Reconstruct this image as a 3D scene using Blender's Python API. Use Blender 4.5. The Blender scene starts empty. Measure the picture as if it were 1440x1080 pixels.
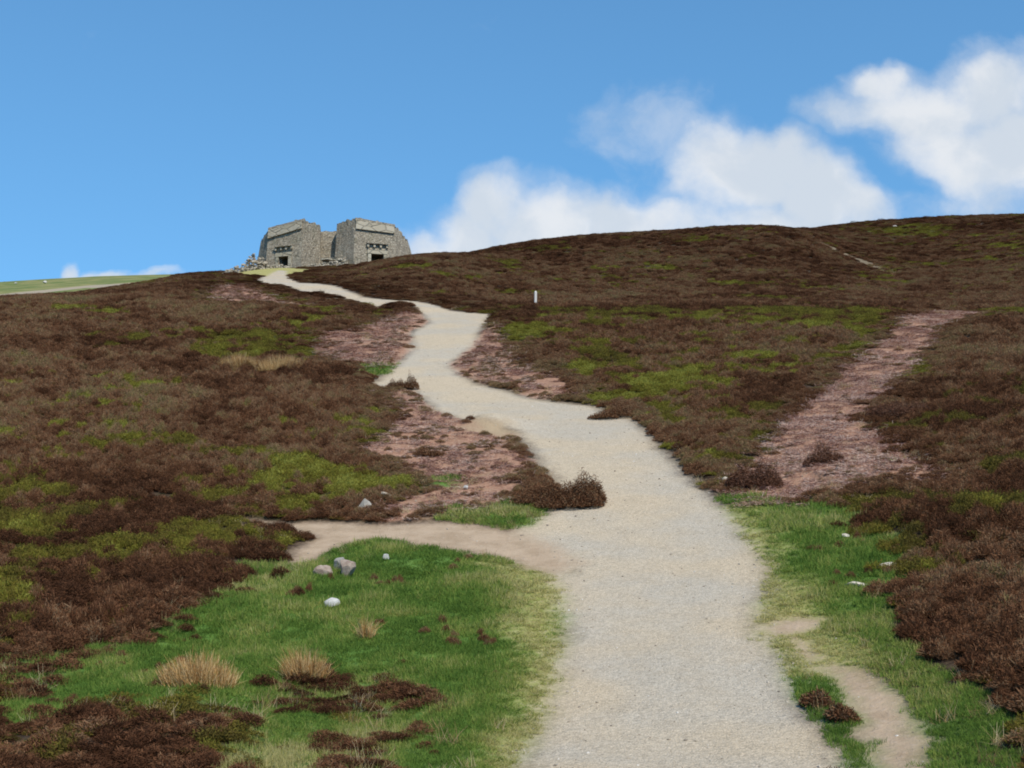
import bpy, bmesh, math, random
import numpy as np
from mathutils import Vector, Matrix
R = math.radians
rng = np.random.default_rng(11)
random.seed(5)

# ------------------------------------------------------------------ camera constants
CAM_Z = 1.65
PITCH = R(7.5)

# ------------------------------------------------------------------ noise
def _hash(ix, iy, seed):
    h = (ix.astype(np.int64) * 374761393 + iy.astype(np.int64) * 668265263 + seed * 974634777) & 0x7fffffff
    h = ((h ^ (h >> 13)) * 1274126177) & 0x7fffffff
    return ((h ^ (h >> 16)) & 0xffff) / 65535.0

def vnoise(x, y, seed=0):
    ix = np.floor(x); iy = np.floor(y)
    fx = x - ix; fy = y - iy
    fx = fx * fx * fx * (fx * (fx * 6 - 15) + 10); fy = fy * fy * fy * (fy * (fy * 6 - 15) + 10)
    a = _hash(ix, iy, seed); b = _hash(ix + 1, iy, seed)
    c = _hash(ix, iy + 1, seed); d = _hash(ix + 1, iy + 1, seed)
    return (a * (1 - fx) + b * fx) * (1 - fy) + (c * (1 - fx) + d * fx) * fy

def fbm(x, y, seed=0, octs=4, gain=0.5):
    s = np.zeros_like(x, dtype=float); a = 1.0; t = 0.0
    for o in range(octs):
        s += a * vnoise(x * 2 ** o + 17.3 * o, y * 2 ** o - 9.1 * o, seed + o * 7)
        t += a; a *= gain
    return s / t

def sstep(a, b, x):
    t = np.clip((x - a) / (b - a), 0, 1)
    return t * t * (3 - 2 * t)

# ------------------------------------------------------------------ terrain
# surveyed spot heights of the hillside: east, north, height (metres, from where the walker stands)
SPOT = [(-5.6,14.99,-0.69),(-3.87,15.52,-0.75),(-1.98,15.88,-0.77),(0,16,-0.77),(1.98,15.88,-0.75),(3.87,15.52,-0.68),(5.61,14.98,-0.48),(-8.15,13.77,-0.5),(8.17,13.76,-0.22),(-7.05,18.72,-0.28),(-4.87,19.4,-0.28),(-2.49,19.84,-0.22),(0,20,-0.16),(2.5,19.84,-0.09),(4.88,19.4,0.02),(7.07,18.71,0.3),(-10.24,17.18,-0.12),(10.28,17.16,0.52),(-9.24,24.3,0.84),(-6.39,25.2,0.87),(-3.27,25.79,0.95),(0,26,1.05),(3.27,25.79,1.13),(6.4,25.2,1.27),(9.27,24.29,1.54),(-13.41,22.28,0.91),(13.45,22.25,1.69),(-12.16,31.75,2.47),(-8.41,32.94,2.59),(-4.31,33.73,2.79),(0,34,3.09),(4.32,33.72,3.19),(8.44,32.94,3.41),(12.22,31.73,3.74),(-17.63,29.07,2.4),(17.71,29.02,3.75),(-16.58,42.91,5.63),(-11.48,44.55,5.85),(-5.88,45.62,6.05),(0,46,6.21),(5.88,45.62,6.3),(11.49,44.54,6.4),(16.62,42.89,6.58),(-24.01,39.24,5.29),(24.07,39.2,6.41),(-22.46,57.79,9.7),(-15.56,60.02,10.07),(-7.97,61.49,10.35),(0,62,10.56),(7.97,61.49,10.58),(15.57,60.01,10.6),(22.5,57.77,10.52),(-32.5,52.8,9),(32.56,52.76,10.09),(-30.57,78.24,15.55),(-21.17,81.29,16.13),(-10.85,83.3,16.63),(0,84,17.03),(10.85,83.3,16.9),(21.18,81.28,16.54),(30.58,78.24,15.89),(-44.19,71.44,14.34),(44.23,71.41,15.12),(-56.88,91.81,19.17),(-39.38,100.57,21.29),(-27.3,104.49,22.75),(-13.99,107.09,23.33),(0,108,22.74),(13.98,107.09,22.44),(27.27,104.5,21.83),(39.36,100.57,20.9),(56.9,91.79,19.52),(-46.64,119.2,24.27),(-32.39,123.83,27.75),(-26.61,125.2,28.32),(-78.91,127.57,24.38),(-54.61,139.71,27.08),(-37.94,145.12,31.68),(-28.11,147.34,33.28),(-19.47,148.73,33.91),(-13.05,149.43,35.56),(-8.18,149.78,36.06),(0,150,35.27),(19.48,148.73,34.99),(37.98,145.11,33.13),(54.83,139.62,32.17),(79.26,127.35,30.34),(-98.98,159.84,31.45),(-68.53,175.06,35.55),(-47.55,181.89,39.39),(-35.26,184.66,42.32),(-25.41,186.27,43.09),(-16.36,187.29,44.05),(-8.21,187.82,44.8),(0,188,46.41),(12.32,187.6,47.68),(24.5,186.4,48.12),(34.42,184.82,48.35),(41.17,183.44,47.07),(47.7,181.85,43.93),(68.87,174.93,43.3),(99.51,159.5,40.7),(-121.21,195.47,40.25),(-83.95,214.13,45.6),(-70.39,218.97,47.56),(-58.21,222.51,49.05),(-47.84,224.97,50.32),(-31.09,227.89,52.1),(0,230,55.77),(29.95,228.04,57.35),(42.09,226.12,57.77),(50.39,224.41,57.97),(58.45,222.45,56.48),(84.4,213.96,55.83),(121.9,195.04,52.13),(-147.68,237.89,50.61),(-102.26,260.66,56.52),(-85.74,266.55,58.87),(-70.9,270.88,60.18),(-58.24,273.88,60.9),(-37.82,277.43,61.67),(0,280,64.41),(36.42,277.62,66.97),(61.32,273.2,69.3),(71.23,270.79,70.83),(87.51,265.98,70.79),(102.85,260.43,69.94),(148.48,237.39,64.43),(-184.27,297.57,57.13),(-127.6,325.91,65.11),(-88.42,338.65,68.53),(-45.29,347.06,69.23),(0,350,70.77),(45.36,347.05,73.07),(88.72,338.57,77.92),(128.11,325.71,76.84),(185.02,297.1,70.23),(-313.95,511.31,63.41),(-216.94,559.41,69.22),(-76.92,595.05,73.52),(77.03,595.04,79.99),(217.47,559.2,81.36),(314.6,510.91,74.48),(-1.56,2.56,-0.05),(-4.16,6.83,-0.42),(-1.08,2.8,-0.05),(-2.87,7.47,-0.42),(-0.38,2.98,-0.05),(-1.02,7.93,-0.42),(0.38,2.98,-0.05),(1.02,7.93,-0.42),(1.08,2.8,-0.05),(2.87,7.47,-0.42),(1.56,2.56,-0.05),(4.16,6.83,-0.42)]
SPOT = np.array(SPOT)
_th = np.arctan2(SPOT[:, 0], SPOT[:, 1]); _ld = np.log(np.hypot(SPOT[:, 0], SPOT[:, 1]))
_val = (SPOT[:, 2] - CAM_Z) / np.hypot(SPOT[:, 0], SPOT[:, 1])
_K = np.stack([_th * 5.0, _ld * 1.6], 1)
def _tps(r2):
    return 0.5 * r2 * np.log(np.maximum(r2, 1e-12))
def _solve():
    n = len(_K)
    d2 = ((_K[:, None, :] - _K[None]) ** 2).sum(-1)
    A = np.zeros((n + 3, n + 3)); A[:n, :n] = _tps(d2) + np.eye(n) * 2e-4
    P = np.concatenate([np.ones((n, 1)), _K], 1)
    A[:n, n:] = P; A[n:, :n] = P.T
    return np.linalg.solve(A, np.concatenate([_val, np.zeros(3)]))
_W = _solve()

# mounds and hollows: east, north, radius, rise
MOUNDS = [(-0.75, 46.2, 1.1, 0.42), (-8.6, 90.0, 3.5, 0.5)]
def base_height(x, y):
    """height of the hillside (no ruts, no banks)"""
    x = np.asarray(x, float); y = np.asarray(y, float)
    shp = x.shape; x = x.ravel(); y = y.ravel()
    d = np.maximum(np.hypot(x, y), 1e-3); th = np.arctan2(x, y)
    tc = np.clip(th, -R(34), R(34)) * 5.0
    lc = np.clip(np.log(d), math.log(3.0), math.log(600.0)) * 1.6
    te = np.empty_like(d)
    n = len(_K); CH = 60000
    for i in range(0, len(d), CH):
        s = slice(i, i + CH)
        r2 = (tc[s, None] - _K[None, :, 0]) ** 2 + (lc[s, None] - _K[None, :, 1]) ** 2
        te[s] = _tps(r2) @ _W[:n] + _W[n] + _W[n + 1] * tc[s] + _W[n + 2] * lc[s]
    z = CAM_Z + te * np.clip(d, 3.0, 600.0)
    near = sstep(3.0, 1.0, d); z = z * (1 - near) + near * (-0.02 * y)
    back = sstep(R(36), R(85), np.abs(th)); z = z * (1 - back) + back * np.maximum(0.10 * y, -60) 
    far = sstep(math.log(600), math.log(2200), np.log(d)); z = z * (1 - far) + far * -90.0
    for (mx, my, mr, mh) in MOUNDS:
        z = z + mh * np.exp(-((x - mx) ** 2 + (y - my) ** 2) / (mr * mr))
    k = 1 - sstep(260, 400, d)
    z = z + k * 0.22 * (fbm(x / 14, y / 14, 3, 3) - 0.5) * sstep(8, 30, d)
    return z.reshape(shp)
PLAN = {
 'gravel': [
  [(-0.04,14.96),(0.08,16.23),(0.28,17.7),(0.52,19.47),(0.79,21.53),(0.96,23.75),(0.97,25.6),(0.77,26.9),(1.42,28.12),(0.98,29.66),(0.25,30.94),(0.7,32.79),(0.98,33.49),(1.47,34.34),(0.84,39.22),(0.37,42.7),(0.1,44.82),(-1.31,45.98),(-2.87,49.92),(-3.75,53.54),(-4.37,56.72),(-5.29,55.48),(-6.08,57.22),(-5.7,61.3),(-5.2,68.4),(-5.9,76.6),(-5.1,81.9),(-6.4,88.9),(-7.8,97.3),(-9.1,88),(-12.2,100.8),(-12,103),(-9.5,101.1),(-7.3,100.3),(-5.6,97.1),(-4.2,89.4),(-1.3,85.8),(-1.8,77.5),(-2,69.5),(-3,63.4),(-2.4,60),(-1.45,57.01),(-0.39,55.25),(0.85,52.53),(1.86,51.46),(3.25,50.39),(3.62,47.36),(4.2,47.62),(4.42,42.91),(4.69,37.01),(4.95,33.99),(5.16,32.05),(5.11,30.34),(5.11,28.49),(5.1,26.98),(4.8,25.24),(4.39,24.16),(4.11,22.43),(4.07,20.77),(3.97,19.72),(3.96,18.43),(3.99,17.25),(3.75,15.52),(3.61,14.51)],
  [(-31.1,173.7),(-30,161.9),(-23.6,121.4),(-21.9,115.6),(-18.9,112),(-16.7,105.6),(-15.9,107.3),(-14.3,104.8),(-12.5,100.1),(-11.5,99.1),(-11.9,103.8),(-13.7,109.2),(-15.7,115.2),(-17.7,118.2),(-19.4,118.8),(-22,128.8),(-29.3,169.1)]],
 'track': [
  [(-6.49,33.16),(-5.59,32.82),(-4.18,32.75),(-2.76,32.38),(-1.73,32.43),(-0.8,31.94),(-0.03,31.19),(0.92,31.51),(1.76,30.05),(1.72,28.19),(0.93,27.04),(0.63,27.61),(0.09,28.41),(-0.86,29.35),(-1.93,30.24),(-2.95,30.9),(-3.52,30.84),(-3.99,30.08),(-4.23,29.03),(-4.79,28.59),(-4.86,30.05),(-4.67,31.41),(-5.11,32.06),(-5.77,32.38)],
  [(4.43,20.18),(4.56,19.68),(4.53,19.13),(4.38,17.84),(4.29,16.59),(4.13,15.33),(3.94,14.34),(4.42,14.03),(4.67,15.1),(5.05,16.59),(5.21,17.93),(5.17,18.98),(4.94,19.63),(4.68,20.05)],
  [(4.13,22.52),(4.25,22.1),(4.65,22.08),(5.15,22.23),(5.32,22.76),(4.98,23.03),(4.49,23.03)],
  [(4.48,21.83),(4.4,21.06),(4.44,20.38),(4.63,20.49),(4.71,21.05),(4.59,21.55)]],
 'mound': [
  [(-1.58,45.34),(-1.28,45.96),(-0.74,45.82),(-0.12,45.65),(0.12,44.53),(-0.19,43.47),(-0.71,44.17),(-1.23,44.25)]],
 'debris': [
  [(23.1,78.1),(25.1,82.1),(29.3,90),(31.1,85.7),(25.5,75.5),(22.4,68.7),(18,57.9),(15.81,52.79),(13.74,48.38),(12.19,45.13),(10.89,40.96),(10.93,39.18),(10.71,36.28),(10.6,32.68),(9.89,31.98),(9.02,33.05),(8.08,31.97),(7.19,31.95),(6.16,31.92),(5.42,32.89),(5.45,35.17),(6.92,37.9),(8.63,42.52),(10.07,46.57),(12.44,52.22),(17,62.7),(20.6,70.7)],
  [(-10.5,69.5),(-10.8,77.8),(-9.4,77.4),(-8.6,80.5),(-8.2,83.9),(-6.8,86.9),(-6,86.7),(-5.2,81.9),(-5.9,77),(-5.2,68.4),(-5.9,63.3),(-6.9,62.1),(-8.8,64.4),(-9.9,66.9)],
  [(-5.28,54.41),(-4.34,56.29),(-3.72,53.14),(-2.84,49.38),(-1.3,45.75),(-0.71,44.17),(0.05,44.08),(0.48,40.43),(0.77,39.01),(0.3,37.35),(0.04,35.31),(-0.04,33.97),(-0.98,33.38),(-2.09,32.65),(-3.03,32.58),(-3,34.3),(-2.3,35.88),(-2.18,37.02),(-3.06,38.92),(-4.64,41.66),(-4.19,44.67),(-3.96,47.79)],
  [(-3.1,63.2),(-2.4,68.7),(-1.9,74.3),(-1.2,78.7),(-0.5,72.3),(0.4,63),(1.43,59.07),(2.24,56.77),(2.73,52.34),(1.7,52.46),(0.86,52.93),(-0.39,55.88),(-1.62,57.65)],
  [(-24,103.9),(-24.5,109.5),(-23,111.9),(-19.6,102.8),(-16.9,97.3),(-14.4,94.4),(-14.5,92),(-17.5,94.9),(-19.6,94.7),(-21.7,95.2)],
  [(-27.9,192.9),(-26.6,194.7),(-19.6,179.8),(-23,196.2),(-25.7,195.8)]],
 'grass': [
  [(-5.35,25.45),(-5.25,26.51),(-5.02,27.88),(-4.21,28.38),(-4.15,29.56),(-3.85,30.2),(-3.42,30.97),(-2.95,30.9),(-1.92,30.18),(-0.85,29.22),(0.12,28.28),(0.75,27.42),(1.04,25.49),(1.04,23.74),(0.87,21.52),(0.6,19.21),(0.37,17.69),(0.15,16.22),(0,14.97),(-1.23,14.88),(-1.13,16.7),(-1.09,18.09),(-1.52,19.35),(-2.1,20.08),(-2.57,20.46),(-2.99,19.71),(-3.43,18.78),(-4.09,18.63),(-4.57,18.25),(-5.36,18.03),(-5.84,16.97),(-6.46,16.33),(-7.05,17.77),(-6.68,19.33),(-6.56,20.18),(-6.84,21.18),(-6.12,21.98),(-5.92,23.41)],
  [(5.23,32.49),(6.18,31.76),(7.2,31.78),(7.85,31),(7.78,28.97),(7.86,26.93),(7.81,25.42),(7.24,24.03),(6.49,23.42),(5.74,22),(5.26,20.62),(5.24,19.4),(5.34,18.21),(5.27,17.17),(5.05,16.1),(4.47,14),(3.47,14.56),(4,17.24),(3.96,18.57),(3.99,20.01),(4.08,20.98),(4.1,22.77),(4.35,24.22),(4.8,25.24),(5.12,26.97),(5.05,28.83),(5.03,30.51)],
  [(-0.82,32.92),(-0.36,33.38),(0.35,33.26),(0.84,32.78),(0.83,31.32),(0.41,31.05),(-0.08,31.66)],
  [(-2.25,36.58),(-1.99,37.17),(-1.47,36.74),(-1.53,35.85),(-2.07,35.91)],
  [(-7.4,62.2),(-6.6,64),(-5.7,62.6),(-5.7,60.8),(-6.7,60.5)],
  [(9.86,35.43),(10.3,35.51),(10.17,34.55),(9.74,34.36)]],
 'worn': [
  [(-56.8,261.8),(-36.2,186.8),(-31.3,182.4),(-25.7,167.9),(-26.4,153.5),(-26.5,141.1),(-32.9,158.7)],
  [(-0.45,28.25),(0.15,28.28),(0.75,27.42),(1.08,25.48),(1.06,23.5),(0.89,21.31),(0.62,19.21),(0.39,17.69),(0.17,16.05),(0.04,14.96),(-0.16,14.96),(-0.05,17.39),(0.05,19.41),(0.02,21.8),(0.13,24.6),(0,26.75)],
  [(5.19,32.27),(5.67,31.32),(5.68,28.89),(5.48,26.54),(5.29,23.85),(5.12,22.1),(4.92,19.75),(4.52,19.59),(4,19.82),(4.08,20.98),(4.1,22.77),(4.35,24.22),(4.8,25.24),(5.12,26.97),(5.07,29.81)]],
 'moss': [
  [(0.8,92.1),(3.9,89.6),(9.2,94.1),(13.2,86.7),(18.4,88.9),(22.9,87.7),(26,88.9),(21.3,73.1),(18.1,72.5),(14.6,74.7),(11.8,77.8),(7.6,77.5),(5.8,82.8),(1.8,80.8)],
  [(32.3,89.4),(34.7,88.8),(38.7,89.1),(33.9,78.1),(29.4,79.6)],
  [(-7.1,36.63),(-7.17,38.87),(-6.39,39.8),(-5,38.99),(-3.89,38.27),(-2.72,37.65),(-2.33,36.42),(-3.03,35.49),(-3.88,36.3),(-4.7,35.23),(-5.69,35.57),(-5.98,34.51),(-6.64,35.11)],
  [(-12.83,30.94),(-10.91,31.1),(-10.08,32.65),(-9.7,34.35),(-8.55,33.48),(-6.67,32.17),(-5.47,30.73),(-5.3,28.72),(-6.22,30.04),(-6.46,29),(-7.66,30.68),(-8.66,30.78),(-8.66,28.68),(-7.46,25.9),(-7.72,24.38),(-7.9,22.73),(-8.88,21.66)],
  [(-19.1,76.3),(-17.8,78.2),(-15.6,76.5),(-14.3,82.2),(-14.6,90.9),(-13.6,92.5),(-11.5,85.8),(-11.7,79.7),(-10,73.9),(-9.8,64.8),(-10.9,63.3),(-13.3,62.9),(-14.4,63.6),(-17.9,73.6)],
  [(-31.7,88.3),(-29.5,90.4),(-25.7,87.8),(-26.2,84.6),(-29,84.7)],
  [(-16.93,56.04),(-15.88,57.72),(-14.15,57.02),(-13.53,53.98),(-15.2,53.23)],
  [(4.18,55.37),(6.3,58.32),(8.6,61.5),(11,63.7),(12.8,62.3),(13.7,59.1),(12.14,54.9),(9.69,56.11),(7.24,51.68),(5.42,50.37),(4.36,50.62)],
  [(-0.9,81.3),(1.8,80.8),(3.2,74.1),(1.8,68.2),(0,72.6)],
  [(11.54,39.09),(12.14,39.67),(11.54,37.11),(11.07,36.88)],
  [(11.35,35.9),(12.01,35.57),(11.39,33.26),(10.65,32.94)],
  [(7.99,31.87),(8.61,32.26),(8.74,30.92),(8.29,28.59),(7.66,27.72),(7.46,29.2)],
  [(9.93,29.35),(10.29,28.42),(10.16,27.66),(9.74,28.14)],
  [(9.39,26.4),(10.43,26.86),(10.94,26.38),(10.51,25.38),(9.32,25.82)],
  [(61.4,233.5),(74.6,238.7),(77.2,223.6),(68.7,209.1),(63,221.2)],
  [(68.3,186.5),(72.7,184.5),(71.7,172.5),(65,165.2)],
  [(-7.04,36.63),(-4.56,35.62),(-4.29,33.59),(-6.24,33.47)],
  [(6.08,16.74),(6.62,16.66),(6.2,15.25),(5.61,15.4)],
  [(5.68,17.78),(5.84,16.93),(5.31,15.93),(5.13,16.4)]],
 'mixed': [
  [(-3.99,18.19),(-3.63,18.77),(-3.11,19.82),(-2.47,20.46),(-1.62,19.35),(-1.02,18.08),(-1.04,16.7),(-1.2,14.5),(-2.9,14.35)],
  [(5.36,17.83),(5.59,17.12),(5.38,15.88),(4.68,13.49),(4.39,13.67),(4.97,16.16)],
  [(-7.74,18.97),(-6.81,19.71),(-6.38,20.63),(-6.01,21.99),(-5.11,24.82),(-4.7,27.75),(-5.11,28.39),(-5.61,25.88),(-6.1,23.63),(-7.06,21.34),(-8.13,19.89)]],
 'olive': [
  [(7.85,31.98),(12.36,40.38),(17.95,48.94),(22.32,50.4),(10.05,23.14),(7.73,25.17),(7.53,27.8)],
  [(-0.9,81.3),(20.7,71.5),(16.7,61.9),(10.1,46.95),(7.01,38.51),(5.13,36.22),(4.89,50.5),(2.1,65.7)],
  [(-16.13,38.64),(-13.7,42.58),(-8.21,41.43),(-6.56,33.32),(-12.98,31.3)],
  [(-13.14,31.65),(-6.83,32.94),(-4.93,29.05),(-6.77,30.37),(-8.43,29.45),(-7.62,23.33),(-8.97,21.87)],
  [(5.28,17.71),(6.67,17.68),(7,16.74),(5.36,12.93),(4.33,13.71)]],
 'thick': [
  [(-8.18,21.91),(-7.9,22.73),(-7.52,24.99),(-8.23,28.76),(-7.88,30.28),(-6.46,29),(-5.86,28.36),(-5.41,25.91),(-5.8,23.42),(-6.16,22.1),(-6.92,21.25),(-7.47,20.35)],
  [(-4.22,22.63),(-4.19,23.43),(-3.44,23.32),(-3.27,22.61),(-3.75,22.31)],
  [(5.84,20.95),(6.96,22.75),(8.4,24.03),(9.53,23.68),(7.1,17.38),(6.18,17.36),(5.48,17.2),(5.32,17.86),(5.37,19.33)],
  [(7.01,27.53),(8.06,26.66),(8.32,25.33),(7.73,25.17),(7.1,26.27)]],
 'field': [
  [(-90.3,163),(-80.3,180.2),(-70.7,180.5),(-63.3,187.7),(-55.3,195.2),(-67,292.4),(-60.9,293.8),(-62.4,293.4),(-74.5,290.6),(-91.9,285.6),(-109.6,279.3),(-145.7,262.2)]],
 'field_path': [
  [(-80.6,190),(-69.7,188.4),(-70.3,195.6),(-66.6,203.8),(-55.3,195.2),(-54.1,206.7),(-59.4,213.8),(-68.1,211.9),(-73.2,203.9),(-78.2,196.9),(-84.2,198.5)]],
 'gully': [
  [(42.9,191),(44.2,188),(43.9,180.3),(45.6,177.7),(46.3,171.2),(45.9,163.3),(45.6,155.9),(42.6,143.6),(42,145.2),(43,155.2),(43.1,162.8),(42.8,170.3),(41.6,176.9)]],
}
# clouds: bearing, height, half width, half height, tilt, thickness
CLOUDS = [(-0.0165,0.269,0.0338,0.0262,-0.0,1.0),(-0.0356,0.2504,0.0327,0.0273,-0.0,0.95),(0.0274,0.2448,0.0818,0.0415,-0.052,1.05),(0.0822,0.2532,0.0545,0.0316,-0.087,1.0),(-0.0602,0.2392,0.03,0.0207,-0.0,0.8),(0.1206,0.2588,0.0327,0.0229,-0.0,0.8),(0.1488,0.2984,0.03,0.0382,-0.0,0.6),(0.1793,0.3069,0.0518,0.0393,-0.262,1.1),(0.2125,0.3126,0.0355,0.0273,-0.0,1.0),(0.2366,0.2859,0.0518,0.0393,-0.524,1.15),(0.2662,0.269,0.0409,0.0218,-0.436,0.95),(0.2028,0.256,0.0927,0.03,-0.0,0.8),(0.1315,0.2532,0.06,0.0273,-0.0,0.7),(0.1025,0.3412,0.0229,0.0218,-0.0,0.2),(0.0912,0.324,0.0218,0.0164,-0.0,0.15),(0.1217,0.3297,0.0245,0.0191,-0.0,0.1),(0.3775,0.3585,0.0491,0.0382,-0.0,1.0),(0.3214,0.3441,0.0573,0.03,-0.14,1.0),(0.2743,0.3441,0.0409,0.0153,-0.14,0.5),(0.2891,0.37,0.0245,0.0142,-0.0,0.8),(0.3448,0.3069,0.0573,0.0327,-0.349,0.95),(0.3973,0.3098,0.06,0.0464,-0.0,1.15),(0.4274,0.3556,0.0491,0.0491,-0.0,1),(0.3679,0.2701,0.06,0.0164,-0.0,0.4),(-0.3366,0.2208,0.0082,0.0098,-0.0,0.9),(-0.3163,0.2164,0.0218,0.0071,-0.0,0.9),(-0.2889,0.2141,0.0245,0.0033,-0.0,0.5)]

# ------------------------------------------------------------------ plan of the ground cover
def poly_sd(x, y, poly):
    """signed distance to a closed outline on the ground plan, metres, positive inside (far outside = -9)"""
    p = np.array(poly); out = np.full(len(x), -9.0)
    x0, y0 = p.min(0) - 5; x1, y1 = p.max(0) + 5
    sel = np.nonzero((x > x0) & (x < x1) & (y > y0) & (y < y1))[0]
    if not len(sel): return out
    qx = x[sel]; qy = y[sel]; d2 = np.full(len(sel), 1e9); ins = np.zeros(len(sel), bool)
    n = len(p)
    for i in range(n):
        ax, ay = p[i]; bx, by = p[(i + 1) % n]
        ex, ey = bx - ax, by - ay
        t = np.clip(((qx - ax) * ex + (qy - ay) * ey) / (ex * ex + ey * ey + 1e-9), 0, 1)
        d2 = np.minimum(d2, (qx - ax - t * ex) ** 2 + (qy - ay - t * ey) ** 2)
        if ay != by:
            c = ((ay > qy) != (by > qy)) & (qx < ex * (qy - ay) / (by - ay) + ax)
            ins ^= c
    d = np.sqrt(d2)
    out[sel] = np.where(ins, d, -d)
    return out

WARP = {'gravel': (0.16, 0.8), 'track': (0.2, 0.7), 'mound': (0.4, 0.9), 'debris': (0.45, 1.1), 'grass': (0.5, 1.2),
        'worn': (0.45, 1.0), 'moss': (0.8, 2.2), 'olive': (1.5, 3.0), 'mixed': (0.4, 1.2), 'thick': (0.5, 1.5), 'field': (0.5, 4.0), 'field_path': (0.5, 4.0), 'gully': (0.3, 2.0)}
def plan_sd(kind, x, y):
    a, w = WARP[kind]
    s = 41 + len(kind) * 3
    wx = x + a * 2 * (fbm(x / w, y / w, s, 3) - 0.5); wy = y + a * 2 * (fbm(x / w + 31, y / w - 12, s + 1, 3) - 0.5)
    out = np.full(len(x), -9.0)
    for p in PLAN[kind]: out = np.maximum(out, poly_sd(wx, wy, p))
    return out

def full_height(x, y, sd_gravel=None, sd_track=None):
    z = base_height(x, y)
    sh = z.shape; x = np.ravel(x); y = np.ravel(y); z = z.ravel()
    if sd_gravel is None: sd_gravel = plan_sd('gravel', x, y)
    if sd_track is None: sd_track = plan_sd('track', x, y)
    s = np.maximum(sd_gravel, sd_track)
    off = sstep(0.1, -1.0, s)
    near = 1 - sstep(130, 220, np.hypot(x, y))
    z = z + near * off * (0.08 + 0.13 * (fbm(x / 1.3, y / 1.3, 9, 4) - 0.45)) + near * sstep(-0.6, -2.5, s) * (0.44 - 0.3 * sstep(60, 110, y)) * (fbm(x / 2.3, y / 2.8, 19, 3) - 0.5)
    z = z + near * 0.02 * (fbm(x / 0.6, y / 0.6, 12, 3) - 0.5)
    return z.reshape(sh)

# ------------------------------------------------------------------ node helpers
def new_mat(name):
    m = bpy.data.materials.new(name); m.use_nodes = True
    nt = m.node_tree; nt.nodes.clear()
    out = nt.nodes.new('ShaderNodeOutputMaterial')
    return m, nt, out
class NB:
    def __init__(s, nt): s.nt = nt
    def n(s, t, **kw):
        nd = s.nt.nodes.new(t)
        for k, v in kw.items(): setattr(nd, k, v)
        return nd
    def put(s, sock, v):
        if v is None: return
        if isinstance(v, bpy.types.NodeSocket): s.nt.links.new(v, sock)
        else: sock.default_value = v
    def math(s, op, a, b=None, c=None, clamp=False):
        nd = s.n('ShaderNodeMath', operation=op); nd.use_clamp = clamp
        s.put(nd.inputs[0], a); s.put(nd.inputs[1], b); s.put(nd.inputs[2], c)
        return nd.outputs[0]
    def vmath(s, op, a, b=None):
        nd = s.n('ShaderNodeVectorMath', operation=op)
        s.put(nd.inputs[0], a); s.put(nd.inputs[1], b)
        return nd.outputs['Value'] if op in ('DOT_PRODUCT', 'LENGTH', 'DISTANCE') else nd.outputs[0]
    def mix(s, f, a, b):
        nd = s.n('ShaderNodeMix', data_type='RGBA')
        s.put(nd.inputs[0], f)
        s.put(nd.inputs[6], a if isinstance(a, bpy.types.NodeSocket) else (*a, 1))
        s.put(nd.inputs[7], b if isinstance(b, bpy.types.NodeSocket) else (*b, 1))
        return nd.outputs[2]
    def mul(s, f, a, b):
        nd = s.n('ShaderNodeMix', data_type='RGBA', blend_type='MULTIPLY')
        s.put(nd.inputs[0], f); s.put(nd.inputs[6], a); s.put(nd.inputs[7], b if isinstance(b, bpy.types.NodeSocket) else (*b, 1))
        return nd.outputs[2]
    def noise(s, vec, scale, detail=4, rough=0.55, dist=0.0):
        nd = s.n('ShaderNodeTexNoise'); s.put(nd.inputs['Vector'], vec)
        nd.inputs['Scale'].default_value = scale; nd.inputs['Detail'].default_value = detail
        nd.inputs['Roughness'].default_value = rough; nd.inputs['Distortion'].default_value = dist
        return nd.outputs['Fac']
    def voro(s, vec, scale, feature='F1'):
        nd = s.n('ShaderNodeTexVoronoi', feature=feature); s.put(nd.inputs['Vector'], vec); nd.inputs['Scale'].default_value = scale
        return nd
    def ramp(s, f, stops):
        nd = s.n('ShaderNodeValToRGB'); cr = nd.color_ramp
        while len(cr.elements) < len(stops): cr.elements.new(0.5)
        for e, (p, c) in zip(cr.elements, stops):
            e.position = p; e.color = (*c, 1) if len(c) == 3 else c
        s.put(nd.inputs[0], f)
        return nd.outputs[0]
    def sm(s, v, a, b):
        nd = s.n('ShaderNodeMapRange', interpolation_type='SMOOTHSTEP')
        s.put(nd.inputs[0], v); nd.inputs[1].default_value = a; nd.inputs[2].default_value = b
        return nd.outputs[0]
    def attr(s, name, inst=False):
        nd = s.n('ShaderNodeAttribute', attribute_name=name)
        nd.attribute_type = 'INSTANCER' if inst else 'GEOMETRY'
        return nd
    def bump(s, h, strength, dist, normal=None):
        nd = s.n('ShaderNodeBump'); nd.inputs['Strength'].default_value = strength; nd.inputs['Distance'].default_value = dist
        s.put(nd.inputs['Height'], h)
        if normal is not None: s.put(nd.inputs['Normal'], normal)
        return nd.outputs[0]
    def bsdf(s, col, rough=0.9, normal=None, spec=0.2):
        nd = s.n('ShaderNodeBsdfPrincipled')
        s.put(nd.inputs['Base Color'], col if isinstance(col, bpy.types.NodeSocket) else (*col, 1))
        s.put(nd.inputs['Roughness'], rough); nd.inputs['Specular IOR Level'].default_value = spec
        if normal is not None: s.put(nd.inputs['Normal'], normal)
        return nd.outputs[0]

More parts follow.
